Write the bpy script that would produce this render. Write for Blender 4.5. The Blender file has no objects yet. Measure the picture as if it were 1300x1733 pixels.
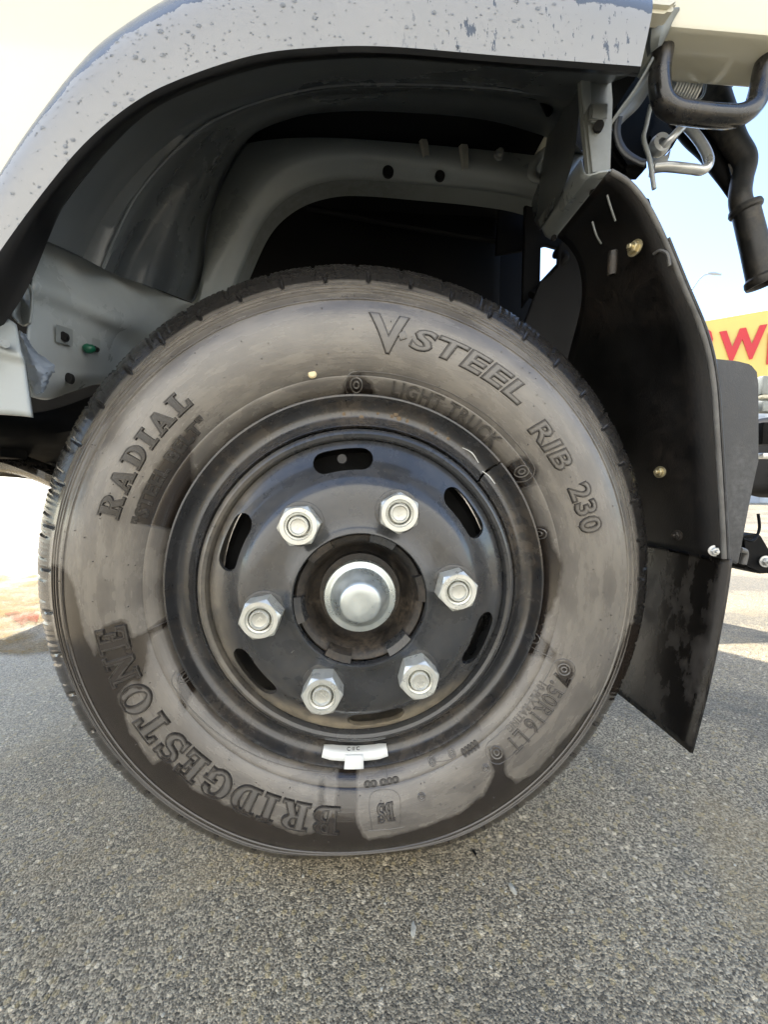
import bpy, bmesh, math, random
import numpy as np
from mathutils import Vector, Matrix
random.seed(7); rng = np.random.default_rng(7)
PI = math.pi
sc = bpy.context.scene
COL = sc.collection

# ------------------------------------------------------------------ camera
ZC = 0.374                                   # wheel centre above the ground
CAM = np.array([-0.0032, -0.4484, ZC + 0.1165]); PITCH = 0.0647; YAW = 0.0708; FPX = 651.0
_f = np.array([math.sin(YAW)*math.cos(PITCH), math.cos(YAW)*math.cos(PITCH), -math.sin(PITCH)])
_r = np.array([math.cos(YAW), -math.sin(YAW), 0.0]); _u = np.cross(_r, _f)
cam = bpy.data.cameras.new('camera'); camo = bpy.data.objects.new('camera', cam); COL.objects.link(camo)
cam.sensor_fit = 'VERTICAL'; cam.sensor_height = 36; cam.lens = FPX/1733*36
cam.clip_start = 0.01; cam.clip_end = 3000
camo.matrix_world = Matrix(((_r[0], _u[0], -_f[0], CAM[0]), (_r[1], _u[1], -_f[1], CAM[1]), (_r[2], _u[2], -_f[2], CAM[2]), (0, 0, 0, 1)))
sc.camera = camo
# ------------------------------------------------------------------ sky, sun, exposure
SUN_EL = math.radians(47); SUN_AZ = math.radians(-35)       # azimuth from +Y towards +X
w = bpy.data.worlds.new('World'); sc.world = w; w.use_nodes = True
nt = w.node_tree; nt.nodes.clear()
sky = nt.nodes.new('ShaderNodeTexSky'); sky.sky_type = 'NISHITA'; sky.sun_disc = False
sky.sun_elevation = SUN_EL; sky.sun_rotation = SUN_AZ; sky.air_density = 1.0; sky.dust_density = .9; sky.ozone_density = 1.0
bg = nt.nodes.new('ShaderNodeBackground'); bg.inputs[1].default_value = 0.14
wo = nt.nodes.new('ShaderNodeOutputWorld'); nt.links.new(sky.outputs[0], bg.inputs[0]); nt.links.new(bg.outputs[0], wo.inputs[0])
sun = bpy.data.lights.new('sun', 'SUN'); sun.energy = 4.0; sun.angle = math.radians(0.6); sun.color = (1.0, .94, .84)
suno = bpy.data.objects.new('sun', sun); COL.objects.link(suno)
sd = Vector((math.sin(SUN_AZ)*math.cos(SUN_EL), math.cos(SUN_AZ)*math.cos(SUN_EL), math.sin(SUN_EL)))
suno.rotation_euler = sd.to_track_quat('Z', 'Y').to_euler()
sc.view_settings.view_transform = 'Standard'; sc.view_settings.look = 'None'
sc.view_settings.exposure = 2.0; sc.view_settings.gamma = 1.0

# ------------------------------------------------------------------ helpers
def W(px, py, y):
    """a point of the place: the sight line of photo pixel (px, py) at depth y"""
    d = _f + _r*(px-650)/FPX + _u*(866.5-py)/FPX
    t = (y - CAM[1])/d[1]
    p = CAM + d*t
    return np.array([p[0], y, p[2]])
def WG(px, py, z=0.0):
    d = _f + _r*(px-650)/FPX + _u*(866.5-py)/FPX
    t = (z - CAM[2])/d[2]; return CAM + d*t

def link(name, me, mat, parent=None, sharp=40, smooth=True, **kw):
    o = bpy.data.objects.new(name, me); COL.objects.link(o)
    if mat is not None:
        me.materials.clear(); me.materials.append(mat)
    if smooth and len(me.polygons):
        me.polygons.foreach_set('use_smooth', [True]*len(me.polygons))
        if sharp: me.set_sharp_from_angle(angle=math.radians(sharp))
    if parent is not None: o.parent = parent
    for k, v in kw.items(): o[k] = v
    return o
def mesh(name, V, F, mat, parent=None, sharp=40, smooth=True, uv=None, fixn=True, **kw):
    me = bpy.data.meshes.new(name); me.from_pydata([tuple(map(float, v)) for v in V], [], F); me.update()
    if uv is not None:
        l = me.uv_layers.new(name='UVMap'); li = np.empty(len(me.loops), int); me.loops.foreach_get('vertex_index', li)
        l.data.foreach_set('uv', np.asarray(uv, float)[li].ravel())
    if fixn:
        bm = bmesh.new(); bm.from_mesh(me); bmesh.ops.recalc_face_normals(bm, faces=bm.faces); bm.to_mesh(me); bm.free()
    return link(name, me, mat, parent, sharp, smooth, **kw)
def thing(name, label, cat, loc=(0, 0, 0), group=None):
    o = bpy.data.objects.new(name, None); COL.objects.link(o); o.location = loc; o['label'] = label; o['category'] = cat
    o.empty_display_size = .05
    if group: o['group'] = group
    return o
def resample(P, n, smooth=True):
    P = np.asarray(P, float)
    if smooth and len(P) > 2:
        Q = [P[0]]
        for i in range(len(P)-1):
            p0 = P[max(i-1, 0)]; p1 = P[i]; p2 = P[i+1]; p3 = P[min(i+2, len(P)-1)]
            for t in np.linspace(0, 1, 9)[1:]:
                Q.append(.5*((2*p1)+(-p0+p2)*t+(2*p0-5*p1+4*p2-p3)*t*t+(-p0+3*p1-3*p2+p3)*t**3))
        P = np.array(Q)
    L = np.r_[0, np.cumsum(np.linalg.norm(np.diff(P, axis=0), axis=1))]
    s = np.linspace(0, L[-1], n)
    return np.stack([np.interp(s, L, P[:, k]) for k in range(P.shape[1])], 1)
def loft(name, lines, mat, parent, n=48, m=5, smooth_along=True, smooth_across=True, thick=0.0, sharp=50, wob=0.0, **kw):
    L = [resample(l, n, smooth_along) for l in lines]
    rows = []
    A = np.stack(L)                                         # k,n,3
    K = (len(L)-1)*m+1
    for j in range(n): rows.append(resample(A[:, j], K, smooth_across) if not (not smooth_across and m == 1) else A[:, j])
    G = np.stack(rows, 1)                                    # K,n,3
    V = G.reshape(-1, 3)
    if wob: V = V + rng.normal(0, wob, V.shape)
    F = [(a*n+b, a*n+b+1, (a+1)*n+b+1, (a+1)*n+b) for a in range(K-1) for b in range(n-1)]
    uv = np.stack(np.meshgrid(np.linspace(0, 1, n), np.linspace(0, 1, K)), -1).reshape(-1, 2)
    o = mesh(name, V, F, mat, parent, sharp, uv=uv, **kw)
    if thick:
        md = o.modifiers.new('thickness', 'SOLIDIFY'); md.thickness = thick; md.offset = 0
    return o
def tube(name, P, rad, mat, parent=None, n=10, k=40, smooth=True, caps=True, cyc=False, **kw):
    P = resample(P, k, smooth) if k else np.asarray(P, float)
    R = np.interp(np.linspace(0, 1, len(P)), np.linspace(0, 1, len(np.atleast_1d(rad))), np.atleast_1d(rad))
    T = np.gradient(P, axis=0); T /= np.linalg.norm(T, axis=1)[:, None]+1e-12
    up = np.array([0, 0, 1.0]) if abs(T[0][2]) < .9 else np.array([0, 1.0, 0])
    N = np.cross(T[0], up); N /= np.linalg.norm(N); V = []
    for i in range(len(P)):
        N = N - T[i]*np.dot(N, T[i]); N /= np.linalg.norm(N); B = np.cross(T[i], N)
        for j in range(n):
            a = 2*PI*j/n; V.append(P[i]+R[i]*(N*math.cos(a)+B*math.sin(a)))
    F = [(i*n+j, i*n+(j+1) % n, (i+1)*n+(j+1) % n, (i+1)*n+j) for i in range(len(P)-1) for j in range(n)]
    if caps: F += [tuple(range(n)), tuple(range((len(P)-1)*n, len(P)*n))]
    if mat == 'RAW': return V, F
    return mesh(name, V, F, mat, parent, 50, **kw)
def revolve(name, prof, mat, parent=None, N=192, c=(0, 0, ZC), a0=0.0, a1=2*PI, closed=False, sharp=35, **kw):
    full = abs(a1-a0-2*PI) < 1e-6; M = N if full else N+1
    A = a0+(a1-a0)*np.arange(M)/N; V = []
    for (r, y) in prof: V += [(c[0]+r*math.cos(a), c[1]+y, c[2]+r*math.sin(a)) for a in A]
    F = []; K = len(prof)
    for i in range(K if closed else K-1):
        i2 = (i+1) % K
        for j in range(N):
            j2 = (j+1) % M
            F.append((i*M+j, i*M+j2, i2*M+j2, i2*M+j))
    if not full and closed: F += [tuple(i*M for i in range(K)), tuple(i*M+M-1 for i in range(K))]
    return mesh(name, V, F, mat, parent, sharp, **kw)
def box(name, c, s, mat, parent=None, rot=None, bev=0.003, seg=2, **kw):
    bm = bmesh.new(); bmesh.ops.create_cube(bm, size=1.0)
    for v in bm.verts: v.co = Vector((v.co.x*s[0], v.co.y*s[1], v.co.z*s[2]))
    if bev: bmesh.ops.bevel(bm, geom=bm.edges[:], offset=bev, segments=seg, affect='EDGES', profile=.5)
    if rot is not None: bm.transform(Matrix.Rotation(rot[0], 4, rot[1]))
    bm.transform(Matrix.Translation(Vector(c)))
    me = bpy.data.meshes.new(name); bm.to_mesh(me); bm.free()
    return link(name, me, mat, parent, 40, **kw)
def plate(name, pts, thick, mat, parent=None, dirv=(0, 1, 0), bev=0.0015, **kw):
    """a flat sheet with the given outline (3D points, in order) and thickness along dirv"""
    P = [Vector(p) for p in pts]; n = len(P); D = Vector(dirv).normalized()*thick
    bm = bmesh.new(); a = [bm.verts.new(p) for p in P]; b = [bm.verts.new(p+D) for p in P]
    bm.faces.new(a); bm.faces.new(b[::-1])
    for i in range(n): bm.faces.new((a[i], b[i], b[(i+1) % n], a[(i+1) % n]))
    bmesh.ops.recalc_face_normals(bm, faces=bm.faces)
    if bev: bmesh.ops.bevel(bm, geom=bm.edges[:], offset=bev, segments=2, affect='EDGES', clamp_overlap=True)
    me = bpy.data.meshes.new(name); bm.to_mesh(me); bm.free()
    return link(name, me, mat, parent, 35, **kw)

# ------------------------------------------------------------------ materials
class M:
    def __init__(s, name):
        s.m = bpy.data.materials.new(name); s.m.use_nodes = True; s.t = s.m.node_tree; s.t.nodes.clear()
        s.o = s.n('OutputMaterial'); s.b = s.n('BsdfPrincipled'); s.l(s.b.outputs[0], s.o.inputs[0])
    def n(s, k, **kw):
        x = s.t.nodes.new('ShaderNode'+k)
        for a, v in kw.items(): setattr(x, a, v)
        return x
    def l(s, a, b): s.t.links.new(a, b)
    def set(s, **kw):
        for k, v in kw.items():
            i = s.b.inputs[k.replace('_', ' ')]
            if hasattr(v, 'is_output') or isinstance(v, bpy.types.NodeSocket): s.l(v, i)
            else: i.default_value = (*v, 1) if isinstance(v, tuple) and len(v) == 3 else v
        return s
    def co(s, kind='Object', scale=None, loc=None):
        tc = s.n('TexCoord').outputs[kind]
        if scale is None: return tc
        mp = s.n('Mapping'); mp.inputs['Scale'].default_value = scale; s.l(tc, mp.inputs[0])
        if loc: mp.inputs['Location'].default_value = loc
        return mp.outputs[0]
    def noise(s, scale, co=None, detail=4, rough=.6, dist=0):
        x = s.n('TexNoise'); x.inputs['Scale'].default_value = scale; x.inputs['Detail'].default_value = detail; x.inputs['Roughness'].default_value = rough; x.inputs['Distortion'].default_value = dist
        s.l(co if co is not None else s.co(), x.inputs['Vector']); return x.outputs['Fac']
    def vor(s, scale, co=None, feat='F1', out='Distance'):
        x = s.n('TexVoronoi'); x.feature = feat; x.inputs['Scale'].default_value = scale
        s.l(co if co is not None else s.co(), x.inputs['Vector']); return x.outputs[out]
    def ramp(s, fac, lo, hi, c0=0.0, c1=1.0):
        x = s.n('MapRange'); x.inputs[1].default_value = lo; x.inputs[2].default_value = hi; x.inputs[3].default_value = c0; x.inputs[4].default_value = c1
        s.l(fac, x.inputs[0]); return x.outputs[0]
    def mix(s, fac, a, b, blend='MIX'):
        x = s.n('Mix', data_type='RGBA', blend_type=blend)
        for v, i in ((fac, 0), (a, 6), (b, 7)):
            if isinstance(v, bpy.types.NodeSocket): s.l(v, x.inputs[i])
            else: x.inputs[i].default_value = (*v, 1) if isinstance(v, tuple) else v
        return x.outputs[2]
    def math(s, op, a, b=0.0):
        x = s.n('Math', operation=op)
        for v, i in ((a, 0), (b, 1)):
            if isinstance(v, bpy.types.NodeSocket): s.l(v, x.inputs[i])
            else: x.inputs[i].default_value = v
        return x.outputs[0]
    def attr(s, name): 
        x = s.n('Attribute'); x.attribute_name = name; return x.outputs['Fac']
    def bump(s, h, strength=.3, dist=.002, normal=None):
        x = s.n('Bump'); x.inputs['Strength'].default_value = strength; x.inputs['Distance'].default_value = dist; s.l(h, x.inputs['Height'])
        if normal is not None: s.l(normal, x.inputs['Normal'])
        s.l(x.outputs[0], s.b.inputs['Normal']); return x.outputs[0]

def simple(name, col, rough, metal=0.0, var=.25, scale=30, coat=0.0, bump=.08, dirt=None, dirt_amt=.5, dirt_scale=9, bscale=400, spec=.5, vary=0.0):
    m = M(name)
    n1 = m.noise(scale, detail=6); c = m.mix(m.ramp(n1, .3, .7), tuple(x*(1-var) for x in col), tuple(min(1, x*(1+var)) for x in col))
    r = m.ramp(n1, .3, .7, max(.03, rough-.08), min(1, rough+.1))
    if dirt:
        d = m.ramp(m.math('MULTIPLY', m.ramp(m.noise(dirt_scale, detail=8, rough=.7), .45, .75), m.ramp(m.noise(dirt_scale*14, detail=3), .3, .62)), 0, 1, 0, dirt_amt)
        c = m.mix(d, c, dirt); r = m.math('ADD', r, m.math('MULTIPLY', d, .35))
        if metal: m.set(Metallic=m.ramp(d, 0, 1, metal, 0))
    elif metal: m.set(Metallic=metal)
    if vary:
        rn = m.n('ObjectInfo').outputs['Random']; c = m.mix(m.math('MULTIPLY', rn, vary), c, tuple(x*.45 for x in col))
    m.set(Base_Color=c, Roughness=r)
    if coat: m.set(Coat_Weight=coat, Coat_Roughness=.05)
    if bump: m.bump(m.noise(bscale, detail=3), bump, .001)
    m.set(Specular_IOR_Level=spec)
    return m.m

# tyre rubber: dusty dry areas, glossy wet areas with crisp water lines
m = M('tyre_rubber')
uvc = m.co('UV', (1, 1, 1))
wet0 = m.math('ADD', m.attr('wet'), m.math('MULTIPLY', m.math('SUBTRACT', m.noise(60, detail=5), .5), .35))
wet = m.ramp(wet0, .43, .57)
st = m.noise(1.0, m.co('UV', (3.0, 60.0, 1)), detail=6, rough=.6)
bl = m.noise(9, detail=5)
dry = m.mix(m.ramp(bl, .35, .7), (.076, .069, .061), (.138, .126, .111))
dry = m.mix(m.math('MULTIPLY', m.ramp(st, .42, .68), .7), dry, (.19, .172, .145))
speck = m.math('MULTIPLY', m.ramp(m.vor(260), .16, .08), m.ramp(m.noise(25), .55, .6))
dry = m.mix(m.math('MULTIPLY', speck, .5), dry, (.2, .19, .17))
sxyz = m.n('SeparateXYZ'); m.l(m.co('UV'), sxyz.inputs[0])
trd = m.ramp(sxyz.outputs[1], .3485, .3525)
dry = m.mix(trd, dry, m.mix(m.noise(90, detail=4), (.007, .0066, .0062), (.026, .024, .022)))
rwet = m.mix(m.ramp(bl, .3, .7), (.017, .0135, .011), (.026, .02, .016))
m.set(Base_Color=m.mix(wet, dry, rwet), Roughness=m.math('ADD', m.ramp(wet, 0, 1, .27, .10), m.math('MULTIPLY', m.math('SUBTRACT', st, .5), .18)))
m.set(Specular_IOR_Level=.8)
hh = m.math('ADD', m.math('MULTIPLY', m.noise(700, detail=2), .3), m.math('ADD', m.math('MULTIPLY', st, .8), m.math('MULTIPLY', wet, -.35)))
hh = m.math('ADD', hh, m.math('MULTIPLY', m.noise(1.0, m.co('UV', (.6, 900, 1)), detail=3), .7))
m.bump(hh, .22, .0012)
RUBBER = m.m
m = M('letter_rubber')
wl = m.ramp(m.math('ADD', m.attr('wet'), m.math('MULTIPLY', m.math('SUBTRACT', m.noise(60, detail=5), .5), .35)), .47, .53)
m.set(Base_Color=m.mix(wl, m.mix(m.noise(40), (.068, .063, .057), (.122, .112, .100)), (.026, .021, .018)), Roughness=m.ramp(wl, 0, 1, .27, .10), Specular_IOR_Level=.8)
LETTER = m.m
LETTERSHADE = simple('letter_edge_shade', (.034, .030, .026), .3, var=.4, scale=80, bump=0)  # dark letter outlines: relief shading put into the ridge colour
LETTERD = simple('letter_damp_rubber', (.034, .031, .028), .24, var=.4, scale=60, bump=.05)
m = M('flap_rubber')
dr = m.noise(1.0, m.co('Object', (60, 28, 9)), detail=7, rough=.68); d2 = m.noise(7, detail=4)
dd = m.math('MULTIPLY', m.ramp(dr, .46, .60), m.ramp(d2, .40, .52))
m.set(Base_Color=m.mix(dd, (.0075, .0066, .0058), (.042, .037, .032)), Roughness=m.ramp(dd, 0, 1, .20, .6), Specular_IOR_Level=.4); m.bump(m.noise(300, detail=4), .2, .001)
DARKRUB = m.m
GUARD = simple('guard_plastic', (.0055, .0053, .0052), .46, spec=.3, var=.5, scale=12, dirt=(.036, .027, .021), dirt_amt=.7, dirt_scale=7, bump=.3)
GUARDOUT = simple('guard_outer_plastic', (.024, .025, .027), .42, var=.3, scale=40, dirt=(.13, .13, .13), dirt_amt=.7, dirt_scale=12, bump=.25, bscale=900)
GUARDEDGE = simple('guard_worn_edge', (.105, .102, .095), .55, var=.4, scale=40)
def dust_and_sheen(mt):
    t = mt.node_tree; b = next(n for n in t.nodes if n.type == 'BSDF_PRINCIPLED'); old = b.inputs['Base Color'].links[0].from_socket; ro = b.inputs['Roughness'].links[0].from_socket
    m = M.__new__(M); m.m = mt; m.t = t; m.b = b
    sx = m.n('SeparateXYZ'); m.l(m.co(), sx.inputs[0]); z = m.math('SUBTRACT', sx.outputs[2], ZC); x = sx.outputs[0]
    r = m.math('SQRT', m.math('ADD', m.math('MULTIPLY', x, x), m.math('MULTIPLY', z, z)))
    k = m.math('MULTIPLY', m.ramp(z, -.095, -.15), m.math('MULTIPLY', m.ramp(r, .138, .158), m.ramp(r, .1695, .1685)))
    k2 = m.math('MULTIPLY', m.math('MULTIPLY', m.ramp(x, -.07, -.15), m.ramp(r, .14, .16)), .35)  # pale left edge of the disc: reflected light put into the colour
    k = m.math('MULTIPLY', m.math('MAXIMUM', k, k2), m.ramp(m.noise(28, detail=6, rough=.7), .28, .62))
    b.inputs['Base Color'].links[0]; m.set(Base_Color=m.mix(k, old, (.30, .255, .185)), Roughness=m.math('ADD', ro, m.math('MULTIPLY', k, .4)))
RIM = simple('rim_black_paint', (.032, .034, .037), .25, var=.25, scale=20, coat=.45, dirt=(.13, .115, .09), dirt_amt=.36, dirt_scale=7, bump=.10, bscale=500)
dust_and_sheen(RIM)
RING = simple('side_ring_paint', (.022, .023, .025), .22, var=.3, scale=20, coat=.45, dirt=(.17, .13, .085), dirt_amt=.55, dirt_scale=6, bump=.10, bscale=500)
HUBM = simple('hub_dirty_iron', (.012, .0105, .0095), .5, var=.5, scale=60, dirt=(.13, .10, .068), dirt_amt=.75, dirt_scale=16, bump=.5, bscale=300)
ZINC = simple('zinc_yellowish', (.68, .685, .63), .30, vary=.4, metal=.6, var=.10, scale=70, bump=.10, dirt=(.30, .28, .21), dirt_amt=.4, dirt_scale=60)
CAPM = simple('zinc_cap', (.50, .545, .54), .30, metal=.75, var=.10, scale=40, bump=.05, dirt=(.55, .47, .33), dirt_amt=.4, dirt_scale=40)
WEIGHT = simple('weight_coating', (.72, .74, .73), .4, metal=.0, var=.06, scale=50, bump=.05)
WHITE = simple('cab_white_paint', (.60, .575, .46), .16, var=.02, scale=8, coat=.6, bump=.0)
INNER = simple('inner_primer', (.19, .205, .20), .42, var=.14, scale=6, bump=.08, dirt=(.10, .095, .085), dirt_amt=.6, dirt_scale=5)
INNERD = simple('inner_undercoat', (.105, .117, .125), .30, var=.3, scale=5, bump=.8, bscale=6)
PANEL = simple('inner_panel_white', (.29, .315, .315), .33, var=.14, scale=7, bump=.5, bscale=16, dirt=(.2, .2, .18), dirt_amt=.5, dirt_scale=7)
BLACK = simple('chassis_black', (.005, .005, .0052), .6, spec=.12, var=.3, scale=20, bump=.1)
HOLEM = simple('hole_black', (.004, .004, .004), .9, var=.1, bump=0)
TUBEB = simple('handle_black_paint', (.009, .009, .0095), .26, var=.3, scale=40, coat=.3, dirt=(.13, .10, .065), dirt_amt=.45, dirt_scale=10, bump=.1)
HOSE = simple('hose_rubber', (.010, .0098, .0095), .45, var=.4, scale=30, dirt=(.15, .125, .09), dirt_amt=.75, dirt_scale=9, bump=.2)
STEEL = simple('plated_steel', (.55, .56, .55), .32, metal=.7, var=.15, scale=40, bump=.08)
BRASS = simple('yellow_zinc_bolt', (.55, .48, .30), .35, metal=.8, var=.2, scale=120, bump=.1, dirt=(.1, .08, .05), dirt_amt=.6, dirt_scale=60)
SEAL = simple('lip_black', (.008, .0083, .009), .38, var=.3, scale=20, bump=.08)
SEALER = simple('seam_sealer', (.20, .23, .27), .5, var=.15, scale=50, bump=.3, bscale=120)
GREEN = simple('green_fastener', (.008, .10, .055), .3, var=.2, scale=100, bump=0)
YDOT = simple('paint_dot', (.72, .6, .36), .5, var=.1, scale=300, bump=0)
PALE = simple('pale_stone', (.42, .40, .33), .6, var=.2, scale=90, bump=.3)

# wheel arch flare: grey plastic, dry dusty face, wet top, reflections painted into both, ragged water line
m = M('flare_plastic')
uvs = m.n('SeparateXYZ'); m.l(m.co('UV'), uvs.inputs[0])
u_, v_ = uvs.outputs[0], uvs.outputs[1]
edge = m.math('ADD', m.math('ADD', v_, m.math('MULTIPLY', u_, -.12)), m.math('ADD', m.math('MULTIPLY', m.math('SUBTRACT', m.noise(38, detail=6, rough=.65), .5), .30), m.math('MULTIPLY', m.math('SUBTRACT', m.noise(9, detail=2), .5), .10)))
dry_reflect = m.ramp(edge, .355, .365)
runs = m.math('MULTIPLY', m.ramp(m.noise(1.0, m.co('Object', (150, 150, 45)), detail=6, rough=.7), .60, .62), m.ramp(u_, .72, .8))
dry_reflect = m.math('MULTIPLY', dry_reflect, m.math('SUBTRACT', 1.0, runs))
n1 = m.noise(14, detail=5)
cd = m.mix(n1, (.245, .245, .238), (.295, .292, .282)); cw = m.mix(n1, (.075, .085, .098), (.092, .102, .114))
m.set(Base_Color=m.mix(dry_reflect, cw, cd), Roughness=m.ramp(dry_reflect, 0, 1, .14, .30))
m.bump(m.math('ADD', m.math('MULTIPLY', m.noise(900, detail=1), .35), m.math('MULTIPLY', dry_reflect, -.4)), .14, .0008)
FLARE = m.m
# water
m = M('water'); m.set(Base_Color=(.80, .83, .86), Roughness=.02, IOR=1.33, Transmission_Weight=1.0); WATER = m.m

# asphalt
m = M('asphalt')
oc = m.co()
v1 = m.n('TexVoronoi'); v1.inputs['Scale'].default_value = 470; m.l(oc, v1.inputs['Vector'])
v2 = m.n('TexVoronoi'); v2.inputs['Scale'].default_value = 140; m.l(oc, v2.inputs['Vector'])
sepc = m.n('SeparateColor'); m.l(v1.outputs['Color'], sepc.inputs[0])
sep2 = m.n('SeparateColor'); m.l(v2.outputs['Color'], sep2.inputs[0])
big = m.noise(2.2, detail=6, rough=.6); med = m.noise(14, detail=5)
base = m.mix(m.ramp(big, .35, .68), (.135, .130, .112), (.225, .212, .178))
base = m.mix(m.ramp(med, .35, .7, 0, .5), base, (.14, .128, .096))
st1 = m.mix(m.math('POWER', sepc.outputs[0], 1.35), (.036, .035, .033), (.46, .44, .38))
c = m.mix(.74, base, st1)
paleS = m.math('MULTIPLY', m.ramp(sep2.outputs[1], .93, .945), m.ramp(v2.outputs['Distance'], .0036*140, .0022*140))
tan = m.math('MULTIPLY', m.ramp(sep2.outputs[2], .86, .88), m.ramp(v2.outputs['Distance'], .0036*140, .0026*140))
c = m.mix(m.math('MULTIPLY', tan, .55), c, (.32, .28, .17))
c = m.mix(m.math('MULTIPLY', paleS, .75), c, (.55, .53, .47))
pt = m.noise(1.7, m.co('Object', None, None), detail=7, rough=.62, dist=.6)
gx = m.n('SeparateXYZ'); m.l(oc, gx.inputs[0])
c = m.mix(m.math('MULTIPLY', m.ramp(pt, .45, .55, 0, .85), m.ramp(gx.outputs[0], -.05, .30, .25, 1.0)), c, m.mix(.62, c, (.060, .070, .082)))
c = m.mix(m.ramp(m.noise(3.1, detail=5, dist=1.0), .55, .68, 0, .35), c, (.26, .225, .15))
pits = m.ramp(m.noise(330, detail=4, rough=.7), .42, .34)
c = m.mix(m.math('MULTIPLY', pits, .8), c, (.012, .012, .011))
wetg = m.ramp(m.noise(1.1, m.co('Object', None), detail=5, rough=.55), .42, .62)
m.set(Base_Color=m.mix(1.0, c, (1.45, 1.30, 1.06), 'MULTIPLY'), Roughness=m.ramp(wetg, 0, 1, .75, .46), Specular_IOR_Level=.35)
hgt = m.math('ADD', m.math('ADD', m.math('MULTIPLY', v1.outputs['Distance'], -.5*1.0), m.math('MULTIPLY', m.noise(420, detail=3), .5)), m.math('ADD', m.math('MULTIPLY', v2.outputs['Distance'], -.35), m.math('MULTIPLY', pits, -.5)))
m.bump(hgt, .9, .0035)
ASPH = m.m

# ------------------------------------------------------------------ ground
def grid_sheet(name, x0, x1, y0, y1, nx, ny, z, mat, **kw):
    X = np.linspace(x0, x1, nx); Y = np.linspace(y0, y1, ny)
    V = [(x, y, z) for y in Y for x in X]
    F = [(j*nx+i, j*nx+i+1, (j+1)*nx+i+1, (j+1)*nx+i) for j in range(ny-1) for i in range(nx-1)]
    return mesh(name, V, F, mat, None, smooth=False, **kw)
grid_sheet('ground', -400, 400, -400, 800, 9, 13, 0.0, ASPH, kind='structure')
# yellow and red sign reflection painted on the ground beyond the wheel
def reflection_mat(name, col):
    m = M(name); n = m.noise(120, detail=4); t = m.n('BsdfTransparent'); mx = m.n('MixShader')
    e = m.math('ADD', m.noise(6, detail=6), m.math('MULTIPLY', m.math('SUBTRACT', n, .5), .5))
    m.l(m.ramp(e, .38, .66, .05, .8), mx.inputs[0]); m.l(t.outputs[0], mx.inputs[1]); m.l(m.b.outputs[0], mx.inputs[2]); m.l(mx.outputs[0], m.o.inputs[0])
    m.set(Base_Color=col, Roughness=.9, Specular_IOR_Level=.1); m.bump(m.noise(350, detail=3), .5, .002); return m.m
REFLYEL = reflection_mat('reflection_yellow', (.25, .17, .06)); REFLRED = reflection_mat('reflection_red', (.24, .05, .035))
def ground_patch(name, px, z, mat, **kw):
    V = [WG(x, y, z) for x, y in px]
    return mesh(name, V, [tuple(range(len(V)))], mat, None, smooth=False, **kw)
ground_patch('painted_reflection', [(-260, 1108), (-120, 1110), (0, 1104), (40, 1107), (105, 1098), (108, 1050), (104, 985), (60, 972), (30, 978), (-20, 966), (-90, 972), (-260, 962)], .004, REFLYEL, kind='structure')
ground_patch('painted_reflection', [(24, 1050), (36, 1058), (48, 1050), (62, 1053), (66, 1040), (58, 1033), (40, 1037), (28, 1034), (6, 1038)], .008, REFLRED, kind='structure')

# ------------------------------------------------------------------ the truck
truck = thing('parked_truck', 'white light truck with black steel front wheel and worn grey wheel arch', 'truck', (0, 0, 0))

# ---------- tyre
PROF = [(.205, .030), (.213, .016), (.2215, .0055), (.2255, .0005), (.2285, -.0045), (.234, -.0095), (.2385, -.0122), (.2400, -.0122), (.2412, -.0136),
        (.246, -.0165), (.252, -.0190), (.260, -.0215), (.268, -.0235), (.276, -.0248), (.284, -.0255), (.292, -.0253), (.300, -.0243), (.307, -.0226), (.313, -.0206),
        (.3180, -.0186), (.3190, -.0196), (.3200, -.0192), (.3208, -.0172), (.325, -.0147), (.329, -.0121), (.3300, -.0128), (.3310, -.0122), (.3316, -.0101), (.3345, -.0083), (.3352, -.0090), (.3360, -.0086), (.3366, -.0066), (.3395, -.0046), (.3402, -.0052), (.3410, -.0047), (.3416, -.0027),
        (.345, .0000), (.349, .0040), (.352, .0058), (.358, .0088), (.364, .0125), (.370, .0170), (.3760, .0225), (.381, .0285), (.3845, .0345), (.387, .042), (.389, .052),
        (.3895, .056), (.383, .058), (.383, .064), (.3905, .066), (.3915, .085), (.3905, .104), (.383, .106), (.383, .112), (.3895, .114), (.386, .130), (.376, .150), (.349, .168), (.30, .196), (.24, .182), (.21, .150)]
PR = np.array([p[0] for p in PROF]); PY = np.array([p[1] for p in PROF])
_sw = PR[:38]; _sy = PY[:38]
RLOAD = ZC+.005
def squash(r, th):
    """flattening over the contact patch: radial factor for a polar angle"""
    r = np.asarray(r, float); c = -np.sin(th)
    lim = np.where(c > .5, RLOAD/np.maximum(c, .5), 9.0)
    rc = .3915; q = -np.log(np.exp(-lim*130)+np.exp(-rc*130))/130       # soft minimum
    k = (q-.232)/(rc-.232)
    return np.where(r > .232, .232+(r-.232)*k, r), np.clip(1-k, 0, 1)
def tyre_pt(r, th, lift=0.0, y=None):
    yy = np.interp(r, _sw, _sy) if y is None else y
    rr, k = squash(r, th)
    bul = np.where((np.asarray(r) > .23) & (np.asarray(r) < .35), np.sin(np.clip((np.asarray(r)-.23)/.12, 0, 1)*PI), 0)*k*.06
    z = np.maximum(ZC+rr*np.sin(th), .0015)
    return np.stack([rr*np.cos(th), yy-bul-lift, z], -1)
NA = 45*24
th = 2*PI*np.arange(NA)/NA; ph = np.arange(NA) % 24
V = []; Rr = []
ph2 = (np.arange(NA)+5) % 24
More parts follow.
